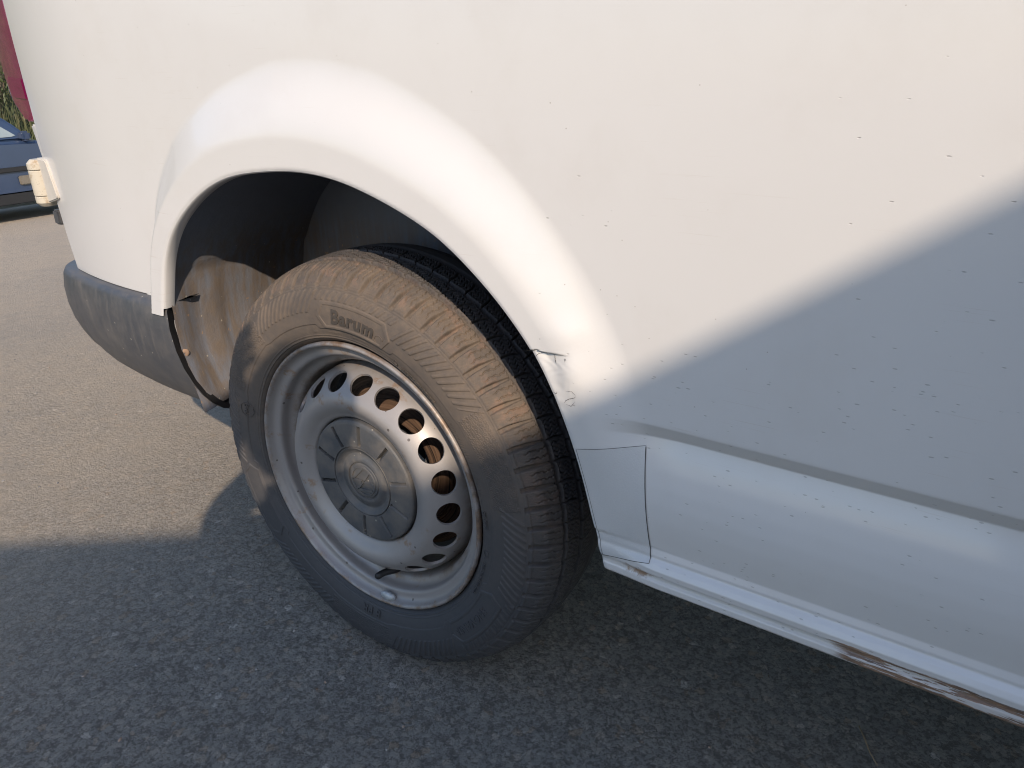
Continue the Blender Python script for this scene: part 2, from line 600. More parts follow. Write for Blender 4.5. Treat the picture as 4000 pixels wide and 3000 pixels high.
# ------------------------------------------------------------------ the van's side
# opening edge of the wheel arch: (x, z, outward offset); rear lip end ... over the top ... front at the sill
ARCH = np.array([(-0.3606, 0.2279), (-0.3525, 0.2506), (-0.3278, 0.3129), (-0.2855, 0.3664), (-0.2164, 0.415), (-0.1461, 0.4445),
                 (-0.0675, 0.4573), (0.0025, 0.4608), (0.0644, 0.4548), (0.1214, 0.4402), (0.1748, 0.4212), (0.2191, 0.3998),
                 (0.2607, 0.3685), (0.2953, 0.3368), (0.335, 0.2902), (0.3622, 0.2403), (0.384, 0.1815), (0.4007, 0.1187), (0.4167, 0.0559), (0.4235, 0.030)])
ARCH = ARCH + np.array([0, ZC])
_ac = smooth_prof(ARCH, 260)
for _ in range(30):                                # iron out tracing wobble
    _ac[1:-1] = 0.25 * _ac[:-2] + 0.5 * _ac[1:-1] + 0.25 * _ac[2:]
_ext0 = np.array([_ac[0] + (_ac[0] - _ac[1]) / np.linalg.norm(_ac[0] - _ac[1]) * d for d in np.linspace(0.30, 0.004, 40)])
_ext1 = np.array([_ac[-1] + (_ac[-1] - _ac[-2]) / np.linalg.norm(_ac[-1] - _ac[-2]) * d for d in np.linspace(0.004, 0.10, 20)])
ARCHX = np.vstack([_ext0, _ac, _ext1])             # extended both ways for distance queries
ARCH_TH = np.degrees(np.arctan2(ARCHX[:, 1] - ZC, ARCHX[:, 0]))

_zk = [(0.30, .0045), (.3565, .0045), (.3575, .0060), (.3660, .0062), (.3675, .0030), (.3720, .0026), (.3775, .0100), (.3850, .0108), (.3905, .0075), (.3945, .0016), (.3985, .0022),
       (.4060, .0000), (.4250, .0029), (.4450, .0050), (.4650, .0052), (.4850, .0032), (.5050, -.0006), (.5200, -.0050), (.5390, -.0118), (.5548, -.0004), (.5575, 0), (3.0, 0)]
_zz = np.linspace(0.30, 0.70, 1600)
_sw = np.interp(_zz, *np.array(_zk).T)
_kern = np.exp(-np.linspace(-2, 2, 13) ** 2)
_sw_s = np.convolve(np.pad(_sw, 6, mode='edge'), _kern / _kern.sum(), 'valid')
_kw = np.exp(-np.linspace(-2.2, 2.2, 81) ** 2)
_sw_w = np.convolve(np.pad(_sw, 40, mode='edge'), _kw / _kw.sum(), 'valid')
_bl = sstep(.416, .432, _zz) * (1 - sstep(.518, .530, _zz))
_sw_s = _sw_s * (1 - _bl) + _sw_w * _bl                # wide, soft curves between sill and crease
CRACK = np.array([(.300, .6135), (.3217, .6148), (.331, .6162), (.3409, .6195), (.3474, .6178), (.3527, .6183), (.3644, .6187), (.3779, .6191), (.40, .620)])


def h_flare(th):
    return np.interp(th, [0, 8, 20, 40, 60, 90, 120, 180], [0, .001, .007, .018, .022, .0225, .024, .026])


def arch_dist(x, z):
    """signed distance outward from the opening curve and angle of the nearest curve point."""
    x = np.asarray(x, float).ravel()
    z = np.asarray(z, float).ravel()
    A = ARCHX[:-1]
    B = ARCHX[1:]
    D = B - A
    L2 = (D ** 2).sum(1)
    best = np.full(len(x), 9.0)
    th = np.zeros(len(x))
    sg = np.zeros(len(x))
    near = np.hypot(x, z - ZC) < 0.85
    idx = np.nonzero(near)[0]
    for c in range(0, len(idx), 4000):
        i = idx[c:c + 4000]
        px = x[i][:, None] - A[None, :, 0]
        pz = z[i][:, None] - A[None, :, 1]
        t = np.clip((px * D[:, 0] + pz * D[:, 1]) / L2, 0, 1)
        dx = px - t * D[:, 0]
        dz = pz - t * D[:, 1]
        dd = dx * dx + dz * dz
        k = dd.argmin(1)
        a = np.arange(len(i))
        best[i] = np.sqrt(dd[a, k])
        th[i] = ARCH_TH[k] + t[a, k] * (ARCH_TH[k + 1] - ARCH_TH[k])
        cr = D[k, 0] * pz[a, k] - D[k, 1] * px[a, k]
        sg[i] = np.sign(cr)                        # curve runs rear -> front, outside is on its left
    sg[~near] = 1
    return best * sg, th


CRACK_Z = 0.6135


def side_o(x, z, s=None, th=None):
    """outward offset (towards -y) of the van's side at (x, z)."""
    x = np.asarray(x, float)
    z = np.asarray(z, float)
    if s is None:
        s, th = arch_dist(x, z)
        s = s.reshape(x.shape)
        th = th.reshape(x.shape)
    o = 0.024 - 0.030 * np.clip((z - 0.80) / 1.1, 0, None) ** 2
    fr = np.interp(z, _zz, _sw_s)
    fade_sw = sstep(0.400, 0.510, x)
    fade_sill = .35 + .65 * sstep(0.425, 0.50, x)
    low = z < 0.408
    o = o + np.where(low, fr * fade_sill, fr * fade_sw) * (x > 0.25)
    # between sill and swage keep both ends continuous
    o = o + np.where((~low) & (x > 0.25), .005 * (fade_sill - fade_sw) * (1 - sstep(.408, .47, z)), 0)
    # flare
    h = h_flare(th)
    w1 = np.interp(th, [10, 40, 70, 95, 120, 150], [.020, .022, .030, .036, .033, .029])
    w2 = np.interp(th, [10, 40, 60, 78, 95, 120, 135, 150], [.085, .098, .112, .128, .128, .098, .064, .046])
    t = np.clip((s - w1) / (w2 - w1), 0, 1)
    soft = t * t * (3 - 2 * t)
    lin = np.where(t < .12, t * t / .24, np.where(t > .86, 1 - (1 - t) ** 2 / .28, 0))
    mid_ = (t >= .12) & (t <= .86)
    lin = np.where(mid_, .06 + (t - .12) * ((1 - .07 - .06) / .74), lin)
    k = sstep(88, 128, th)
    o = o + h * (1 - (soft * (1 - k) + lin * k))
    # rolled bead right at the opening
    o = o - 0.0015 * np.clip(1 - s / 0.005, 0, 1) ** 2
    # gentle plan taper towards the rear
    dx = np.clip(-0.45 - x, 0, None)
    o = o - 0.5 * 0.83 * dx ** 2
    # accident damage beside the arch
    zc = np.interp(x, CRACK[:, 0], CRACK[:, 1])
    below = sstep(-0.0006, 0.0010, zc - z)
    ex = sstep(.285, .318, x) * (1 - sstep(.348, .384, x))
    o = o - below * 0.0058 * np.exp(-np.clip(zc - z, 0, None) / .030) * ex * (.45 + .55 * sstep(.003, .016, s))
    o = o + 0.0030 * np.exp(-((x - .385) / .016) ** 2 - ((z - .600) / .022) ** 2)
    o = o + 0.0020 * np.exp(-((x - .375) / .02) ** 2 - ((z - .640) / .018) ** 2)
    wr = np.exp(-((x - .372) / .020) ** 2 - ((z - .570) / .016) ** 2)
    o = o + wr * 0.00028 * (np.sin(x * 260 + z * 150 + 2 * np.sin(z * 170)) + .5 * np.sin(x * 420 - z * 330 + 2.5 * np.sin(x * 210 + z * 90)))
    wr2 = np.exp(-((x - .360) / .020) ** 2 - ((z - .603) / .009) ** 2)
    o = o + wr2 * 0.00022 * np.sin(x * 430 + 3 * np.sin(z * 300))
    # panel oil-canning
    o = o + 0.0007 * np.sin(x * 5.1 + 1.0) * np.sin(z * 4.3 + .4)
    return o


def rear_edge(z):
    return np.interp(z, [.50, .56, .627, .68, .77, .94, 1.02, 1.4], [-.716, -.722, -.742, -.752, -.766, -.773, -.773, -.76])


van = empty('panel_van', (0, 0, 0))
tag(van, 'white panel van with dented wheel arch, rusty sill and grey rear bumper', 'van')
VAN_X1 = 2.9


def make_side():
    xs = np.r_[np.linspace(0, 1, 131)[:-1] * (-.442 + .78) - .78, np.linspace(-.442, .30, 290)[:-1], np.linspace(.30, .46, 125)[:-1], np.linspace(.46, 1.0, 150)[:-1], np.linspace(1.0, VAN_X1, 90)]
    zs = np.r_[np.linspace(.357, .412, 46)[:-1], np.linspace(.412, .540, 52)[:-1], np.linspace(.540, .560, 11)[:-1], np.linspace(.560, .66, 60)[:-1], np.linspace(.66, 1.06, 150)[:-1], np.linspace(1.06, 1.55, 40)]
    X, Z = np.meshgrid(xs, zs, indexing='ij')
    # squeeze the rear columns on to the rear edge
    u = np.clip((X + .442) / (-.78 + .442), 0, 1)
    re = rear_edge(Z)
    X = np.where(X < -.442, -.442 + u * (re + .442), X)
    ni, nj = X.shape
    s, th = arch_dist(X, Z)
    inside = s < 0
    # region taken by the bumper
    inside |= ((Z.ravel() < .5600 - 1e-6) & (X.ravel() < -.4425))
    bump_cut = ((Z.ravel() < .5400 - 1e-6) & (X.ravel() < -.2))
    F = grid_faces(ni, nj)
    hard = ((Z.ravel() < .5600 - 1e-6) & (X.ravel() < -.4425)) | bump_cut
    keep = (~(s < 0)[F]).any(1) & (~hard[F].any(1))
    F = F[keep]
    # snap inside vertices of kept faces on to the curve
    xr, zr = X.ravel().copy(), Z.ravel().copy()
    used = np.zeros(ni * nj, bool)
    used[F.ravel()] = True
    sn = np.nonzero(used & (s < 0))[0]
    A = ARCHX
    for i in sn:
        d = (A[:, 0] - xr[i]) ** 2 + (A[:, 1] - zr[i]) ** 2
        k = int(d.argmin())
        bestd, bp = 9, A[k]
        for q in (k - 1, k):
            if 0 <= q < len(A) - 1:
                D = A[q + 1] - A[q]
                t = min(1, max(0, ((xr[i] - A[q, 0]) * D[0] + (zr[i] - A[q, 1]) * D[1]) / (D @ D)))
                pt = A[q] + t * D
                dd = (pt[0] - xr[i]) ** 2 + (pt[1] - zr[i]) ** 2
                if dd < bestd:
                    bestd, bp = dd, pt
        xr[i], zr[i] = bp
    remap = -np.ones(ni * nj, int)
    remap[used] = np.arange(used.sum())
    F = remap[F]
    xr, zr = xr[used], zr[used]
    o = side_o(xr, zr)
    e = 0.0006
    gx = (side_o(xr + e, zr) - side_o(xr - e, zr)) / (2 * e)
    gz = (side_o(xr, zr + e) - side_o(xr, zr - e)) / (2 * e)
    # at the very edge take the slope just inside the panel
    N = np.stack([-gx, -np.ones_like(gx), -gz], -1)
    N[:, 0] *= 1.0
    N = np.stack([-gx, -np.ones_like(gx), -gz], -1)
    N /= np.linalg.norm(N, axis=1)[:, None]
    V = np.stack([xr, -o, zr], -1)
    ob = meshobj('side_panel', V, F, M_PAINT, van, normals=N)
    return ob


side = make_side()


def strip(name, P0, P1, mat, parent, n_extra=None, smooth=True):
    """ruled strip between two polylines of equal length (list of rows)."""
    rows = [P0] + (n_extra or []) + [P1]
    V = np.stack([np.asarray(r, float) for r in rows], 1).reshape(-1, 3)
    return meshobj(name, V, grid_faces(len(P0), len(rows)), mat, parent, smooth)


def arch_lip():
    C = _ac
    T = np.gradient(C, axis=0)
    T /= np.linalg.norm(T, axis=1)[:, None]
    Nn = np.stack([-T[:, 1], T[:, 0]], -1)       # outward from the opening (into the panel)
    o = side_o(C[:, 0], C[:, 1])
    rows = []
    for dy, dn in ((-0.0, 0.0), (0.0012, -0.0012), (0.004, -0.0020), (0.018, -0.0018), (0.020, 0.0)):
        rows.append(np.stack([C[:, 0] + Nn[:, 0] * dn, -o + dy, C[:, 1] + Nn[:, 1] * dn], -1))
    strip('arch_lip', rows[0], rows[-1], M_PAINT, van, rows[1:-1])


arch_lip()

# panel returns: rear edge, bottom of the sill, bottom edge above the bumper
def panel_edges():
    z = np.linspace(.561, 1.55, 60)
    xe = rear_edge(z)
    o = side_o(xe, z)
    r0 = np.stack([xe, -o, z], -1)
    r1 = np.stack([xe - .0022, -o + .0012, z], -1)
    r2 = np.stack([xe - .0030, -o + .004, z], -1)
    r3 = np.stack([xe - .0030, -o + .022, z], -1)
    strip('rear_edge_fold', r0, r3, M_PAINT2, van, [r1, r2])
    x = np.linspace(.4242, VAN_X1, 200)
    o = side_o(x, np.full_like(x, .357))
    zz = np.full_like(x, .357)
    strip('sill_underside', np.stack([x, -o, zz], -1), np.stack([x, -o + .09, zz + .02], -1), M_PAINT, van,
          [np.stack([x, -o + .0025, zz - .0012], -1), np.stack([x, -o + .004, zz + .004], -1)])
    x = np.linspace(-.722, -.4425, 40)
    zz = np.full_like(x, .5602)
    o = side_o(x, zz)
    strip('panel_bottom_fold', np.stack([x, -o, zz], -1), np.stack([x, -o + .05, zz - .006], -1), M_PAINT2, van, [np.stack([x, -o + .002, zz - .0018], -1)])


panel_edges()


def film():
    # clear film patch: outline corners in (x, z)
    nu, nv = 40, 60
    tl, tm, tr, br, bm_, bl = [np.array(p) for p in ((.3775, .5085), (.406, .5150), (.464, .528), (.4805, .3900), (.443, .3815), (.4215, .3770))]
    u = np.linspace(0, 1, nu)
    top = np.stack([np.interp(u, [0, .35, 1], [tl[0], tm[0], tr[0]]), np.interp(u, [0, .35, 1], [tl[1], tm[1], tr[1]])], -1)
    bot = np.stack([np.interp(u, [0, .4, 1], [bl[0], bm_[0], br[0]]), np.interp(u, [0, .4, 1], [bl[1], bm_[1], br[1]])], -1)
    v = np.linspace(0, 1, nv)
    P = top[:, None] * (1 - v)[None, :, None] + bot[:, None] * v[None, :, None]
    # left edge follows the arch at a few millimetres
    lx = np.interp(P[0, :, 1], ARCH[::-1, 1][0:8], ARCH[::-1, 0][0:8]) + .0042
    sh = (lx - P[0, :, 0])
    P[:, :, 0] += sh[None, :] * (1 - u)[:, None]
    rx = 0.0008 * np.sin(v * PI)
    P[:, :, 0] -= rx[None, :] * u[:, None]
    # round the corner at the top right
    x, z = P[..., 0].copy(), P[..., 1].copy()
    o = side_o(x.ravel(), z.ravel()).reshape(x.shape) + .0005
    V = np.stack([x, -o, z], -1)
    fo = meshobj('protective_film', V.reshape(-1, 3), grid_faces(nu, nv), M_FILM, van)
    fo['label'] = 'clear stone-chip film patch with dirty edge beside the wheel arch'
    ring = np.vstack([V[:, 0], V[-1, 1:], V[::-1, -1][1:], V[0, ::-1][1:-1]])
    w = np.r_[np.full(nu, .00025), np.full(nv - 1, .00050), np.full(nu - 1, .00040), np.full(nv - 2, .00025)]
    c = ring.mean(0)
    T = np.roll(ring, -1, 0) - np.roll(ring, 1, 0)
    T /= np.linalg.norm(T, axis=1)[:, None]
    Nn = np.stack([-T[:, 2], np.zeros(len(T)), T[:, 0]], -1)
    V2 = np.stack([ring - Nn * w[:, None] + [0, -.0003, 0], ring + Nn * w[:, None] + [0, -.0003, 0]], 1).reshape(-1, 3)
    meshobj('film_edge', V2, grid_faces(len(ring), 2, True), M_DIRTLINE, fo)


film()


def paint_cracks():
    """split paint along the dent: thin dark ribbons lying in the surface."""
    for pts, w in (([(.3265, .6158), (.331, .6162), (.3409, .6195), (.3474, .6178), (.3527, .6183), (.3644, .6187), (.3779, .6191)], .00055),
                   ([(.3623, .6175), (.3633, .6122), (.3648, .6077)], .00040),
                   ([(.3375, .6095), (.3419, .6138), (.3484, .6174)], .00025),
                   ([(.3755, .6118), (.3763, .6159), (.378, .6133)], .00030),
                   ([(.3743, .5629), (.3764, .5665), (.3806, .5695), (.3864, .5719), (.3893, .5746)], .00035),
                   ([(.3893, .5746), (.3847, .5795), (.3763, .5785)], .00020),
                   ([(.3592, .5736), (.3646, .5718), (.3656, .5751)], .00025),
                   ([(.3764, .5624), (.3828, .561), (.388, .5683)], .00022)):
        P = np.array(pts)
        t = np.linspace(0, len(P) - 1, 6 * len(P))
        Q = np.stack([np.interp(t, np.arange(len(P)), P[:, 0]), np.interp(t, np.arange(len(P)), P[:, 1])], -1)
        Q += RNG.normal(0, .00016, Q.shape)
        T = np.gradient(Q, axis=0)
        T /= np.linalg.norm(T, axis=1)[:, None] + 1e-9
        Nn = np.stack([-T[:, 1], T[:, 0]], -1)
        ww = w * np.sin(np.linspace(.12, PI - .12, len(Q))) * RNG.uniform(.6, 1.2, len(Q))
        rows = []
        for sg in (-1, 1):
            X = Q + Nn * (ww * sg)[:, None]
            rows.append(np.stack([X[:, 0], -np.maximum(side_o(X[:, 0], X[:, 1]), side_o(Q[:, 0], Q[:, 1])) - .0006, X[:, 1]], -1))
        strip('paint_crack', rows[0], rows[1], M_DIRTLINE, side)


paint_cracks()


def housing():
    """inner wheel housing: follows the opening, widened, then the inner wall; its rear lower end runs down beside the bumper."""
    C = [(-.3185, .374), (-.322, .388), (-.336, .43), (-.350, .49)] + [tuple(p) for p in _ac[8:252:4]] + [(.424, .366), (.425, .362)]
    C = smooth_prof(C, 150)
    T = np.gradient(C, axis=0)
    T /= np.linalg.norm(T, axis=1)[:, None]
    Nn = np.stack([-T[:, 1], T[:, 0]], -1)
    o = np.interp(np.degrees(np.arctan2(C[:, 1] - ZC, C[:, 0])) % 360, [0, 20, 60, 90, 180], [.026, .030, .044, .048, .046])
    rear = sstep(.66, .50, C[:, 1]) * (C[:, 0] < 0)
    rows = []
    ys = [-.034, -.026, -.01, .012, .03, .05, .07, .09, .12, .16, .21, .26]
    for j, y in enumerate(ys):
        w = np.full(len(C), .006 + .010 * min(1, j / 2))
        # lower rear liner slopes back from the edge, and carries moulded ribs
        slope = rear * (.014 * sstep(-.034, .06, y) + .01 * sstep(.05, .2, y))
        rib = rear * .005 * math.sin((y + .03) * 95)
        P = C + Nn * (w - rib)[:, None]
        P[:, 0] -= slope
        yy = np.maximum(-o + .012 + (y + .034), y * 1.0) if y < .03 else np.full(len(C), y)
        rows.append(np.stack([P[:, 0], yy, P[:, 1]], -1))
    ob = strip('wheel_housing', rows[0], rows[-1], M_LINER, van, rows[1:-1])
    # inner wall
    last = rows[-1]
    V = np.vstack([last, [[0, .262, .45]]])
    Fc = [[i, i + 1, len(last)] for i in range(len(last) - 1)]
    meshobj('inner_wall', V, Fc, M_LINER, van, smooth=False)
    # push-in plugs
    for nm, p, r in (('trim_plug', (-.3575, -.029, .472), .0075), ('trim_plug', (-.339, -.021, .391), .0075), ('trim_plug', (-.390, .125, .568), .008)):
        bm = bmesh.new()
        bmesh.ops.create_uvsphere(bm, u_segments=16, v_segments=8, radius=r)
        for v in bm.verts:
            v.co.x *= .38
            if v.co.x > 0 and math.hypot(v.co.y, v.co.z) < r * .3:
                v.co.x -= r * .3
        pl = bmobj(nm, bm, M_SCREW, ob, smooth=True)
        pl.location = p
        pl.rotation_euler = (0, 0.1, -.45)


housing()


def make_bumper():
    # path along the side then round the corner; profile from top edge down and under
    nu = 90
    path = []
    for i in range(nu):
        t = i / (nu - 1)
        if t < .62:
            x = lerp(-.36, -.70, t / .62)
            path.append((x, 0.0, 0.0, -1.0))
        elif t < .86:
            a = (t - .62) / .24 * (PI / 2) * .98
            path.append((-.70 - .10 * math.sin(a), .10 * (1 - math.cos(a)), -math.sin(a), -math.cos(a)))
        else:
            path.append((-.80 - .0, .10 + (t - .86) / .14 * 1.5, -1.0, 0.0))
    # (height fraction, outward, ) rows
    rows = [(1.0, -.030), (1.0, .012), (.985, .019), (.94, .0235), (.80, .028), (.62, .028), (.46, .024), (.32, .016), (.20, .006), (.11, -.006), (.04, -.020), (.0, -.036), (.0, -.060), (.03, -.09)]
    V = []
    for i, (x, y, nx, ny) in enumerate(path):
        t = i / (nu - 1)
        ztop = .5585
        zb = lerp(.3600, .366, sstep(.1, .5, t)) + .034 * float(sstep(.52, .85, t))
        tap = 0.5 * 0.83 * max(0, -.45 - x) ** 2 if t < .62 else 0.5 * .83 * .25 ** 2
        for h, o in rows:
            z = zb + (ztop - zb) * h
            # front edge of the bumper slants forward towards the bottom
            fx = 0.0
            if t < .25:
                k = 1 - t / .25
                fx = k * (lerp(.036, -.001, min(1, max(0, (z - .37) / .185)) ** .8))
            out = .020 + o
            V.append((x + fx + nx * out, y + tap + ny * out, z))
    V = np.array(V)
    bo = meshobj('rear_bumper', V, grid_faces(nu, len(rows))[:, ::-1], M_BUMPER, van)
    bo['label'] = 'dusty dark grey plastic corner bumper'
    # the front end is closed by a narrow dark return
    e = V[:len(rows)]
    e2 = e.copy()
    e2[:, 0] -= .010
    e2[:, 1] += .016
    meshobj('bumper_return', np.stack([e, e2], 1).reshape(-1, 3), grid_faces(len(rows), 2), M_BLACK, van)


make_bumper()


def rear_parts():
    # tail lamp wrapped on the corner above the door hinge
    poly = [(-.7860, 1.30), (-.7885, .938), (-.7895, .888), (-.7870, .852), (-.7855, .8205), (-.8125, .8195), (-.821, .828), (-.851, .8475), (-.861, .866), (-.8635, .903), (-.866, .94), (-.870, 1.30)]
    bm = bmesh.new()
    prism(bm, poly, lambda a, b: (a, .0265 + (-.79 - a) * .06, b), lambda a, b: (a - .008, .15, b))
    bmesh.ops.bevel(bm, geom=[e for e in bm.edges], offset=.0035, segments=2, profile=.7, affect='EDGES', clamp_overlap=True)
    lo = bmobj('tail_light', bm, M_LAMP, van, autosmooth=40)
    lo['label'] = 'dark red wrap-around tail light above the hinge'
    # a moulded inner rib across the lens
    bm = bmesh.new()
    poly2 = [(-.7915, .893), (-.850, .897), (-.849, .868), (-.840, .8600), (-.7905, .857)]
    prism(bm, poly2, lambda a, b: (a, .0245 + (-.79 - a) * .06, b), lambda a, b: (a, .03 + (-.79 - a) * .06, b))
    bmesh.ops.bevel(bm, geom=[e for e in bm.edges], offset=.0015, segments=2, affect='EDGES', clamp_overlap=True)
    bmobj('lens_rib', bm, M_LAMP, lo, autosmooth=40)
    # rear door: skin that turns the corner below the lamp and runs across the back
    bm = bmesh.new()
    plan = [(-.7745, .0285), (-.806, .0290), (-.8125, .033), (-.8165, .045), (-.818, 1.62), (-.775, 1.62)]

    def sx(z):
        return float(rear_edge(z)) + .766
    for z0, z1 in ((.561, .815),):
        prism(bm, plan, lambda a, b: (a + sx(z0), b, z0), lambda a, b: (a + sx(z1), b, z1))
    plan2 = [(-.780, .16), (-.818, .16), (-.818, 1.62), (-.78, 1.62)]
    prism(bm, plan2, lambda a, b: (a, b, .8155), lambda a, b: (a, b, 1.9))
    bmesh.ops.bevel(bm, geom=[e for e in bm.edges], offset=.003, segments=2, affect='EDGES', clamp_overlap=True)
    bmobj('rear_door', bm, M_PAINT2, van, autosmooth=45)
    # hinge: barrel with two knuckle joints, a leaf on the side panel
    hg = empty('door_hinge', (-.7905, .004, .0), 0, van)
    hg.location = (-.7915, .0165, 0)
    MH = mat_hinge()

    def barrel(nm, z0, z1, r, mat, cap0, cap1):
        pr = [(0.0001, z0), (r - cap0, z0), (r, z0 + cap0), (r, z1 - cap1), (r - cap1, z1), (0.0001, z1)]
        n = 28
        V = [(p[0] * math.cos(a), p[0] * math.sin(a), p[1]) for a in np.linspace(0, 2 * PI, n, endpoint=False) for p in pr]
        o = meshobj(nm, np.array(V), grid_faces(n, len(pr), True), mat, hg)
        o.data.set_sharp_from_angle(angle=math.radians(35))
        return o
    barrel('hinge_pin', .680, .752, .0170, M_BLACK, .002, .002)
    barrel('hinge_barrel', .7375, .7555, .0195, MH, .001, .007)
    barrel('hinge_barrel', .6905, .7365, .0195, MH, .001, .001)
    barrel('hinge_barrel', .6705, .6895, .0195, MH, .007, .001)
    bm = bmesh.new()
    zs = [(.685, .7525), (.684, .7545)]
    pl = [(.008, .676), (.072, .690), (.074, .696), (.0505, .7540), (.045, .7570), (.008, .7585)]
    prism(bm, pl, lambda a, b: (a, -.0055 - max(0, a - .03) * .24, b), lambda a, b: (a, .012, b))
    bmesh.ops.bevel(bm, geom=[e for e in bm.edges], offset=.002, segments=2, affect='EDGES', clamp_overlap=True)
    bmobj('hinge_leaf', bm, simple('hinge_leaf_paint', (.55, .52, .47), .4, nscale=50, var=.12), hg, autosmooth=45)
    bm = bmesh.new()
    box(bm, (-.772, .022, .650), (.020, .016, .028))
    bmesh.ops.bevel(bm, geom=[e for e in bm.edges], offset=.003, segments=2, affect='EDGES')
    bmobj('door_seal', bm, M_BUMPER, van, autosmooth=45)


rear_parts()


def shell():
    """rest of the van's box: roof, far side, floor and bulkhead, so light and reflections behave."""
    bm = bmesh.new()
    box(bm, ((VAN_X1 - .80) / 2, .95, 1.93), (VAN_X1 + .79, 1.80, .05))
    bmesh.ops.bevel(bm, geom=[e for e in bm.edges], offset=.02, segments=3, affect='EDGES')
    bmobj('roof', bm, M_PAINT2, van, autosmooth=45)
    # upper side above the modelled panel
    z = np.linspace(1.55, 1.92, 12)
    x = np.linspace(-.755, VAN_X1, 30)
    X, Z = np.meshgrid(x, z, indexing='ij')
    Y = -side_o(X.ravel(), Z.ravel(), np.full(X.size, 9.), np.full(X.size, 90.)).reshape(X.shape)
    meshobj('upper_side', np.stack([X, Y, Z], -1).reshape(-1, 3), grid_faces(30, 12), M_PAINT2, van)
    bm = bmesh.new()
    box(bm, ((VAN_X1 - .8) / 2, 1.86, 1.15), (VAN_X1 + .78, .04, 1.5))
    bmobj('far_side', bm, M_PAINT2, van)
    bm = bmesh.new()
    box(bm, (.46 + (VAN_X1 - .46) / 2, .98, .44), (VAN_X1 - .46, 1.80, .05))
    box(bm, ((-.40 - .80) / 2 - .02, 1.02, .50), (.36, 1.70, .05))
    box(bm, (0, 1.05, .72), (.96, 1.56, .05))
    bmobj('floor_pan', bm, M_UNDER, van)
    bm = bmesh.new()
    box(bm, (VAN_X1 - .02, .95, 1.15), (.04, 1.80, 1.5))
    bmobj('bulkhead', bm, M_PAINT2, van)
    bm = bmesh.new()
    tube(bm, [(0, .16, ZC), (0, 1.6, ZC)], .045, 16)
    bmobj('axle', bm, M_UNDER, van, smooth=True)


shell()

# ------------------------------------------------------------------ the wheel
wheel = empty('wheel', (0, 0, 0), 0, van)
wheel['label'] = 'dusty winter tyre on a silver steel wheel with grey hub cap'

TY_C = .093                                        # tyre centre plane
_half = [(.2150, .016), (.2195, .0115), (.2230, .0055), (.2290, -.0015), (.2420, -.0070), (.2560, -.0095), (.2720, -.0102), (.2860, -.0085), (.2980, -.0040),
         (.3080, .0025), (.3170, .0100), (.3240, .0180), (.3290, .0265), (.3325, .0370), (.3350, .0520), (.3365, .0720), (.3372, .0930)]
TPROF = smooth_prof(_half, 400)
_ts = np.r_[0, np.cumsum(np.hypot(*np.diff(TPROF, axis=0).T))]


def side_y(r):
    """sidewall y at radius r (outer wall)."""
    k = TPROF[:, 0] < .318
    return np.interp(r, TPROF[k, 0], TPROF[k, 1])


def tri(x):
    return 2 * np.abs(2 * (x - np.floor(x + .5))) - 1


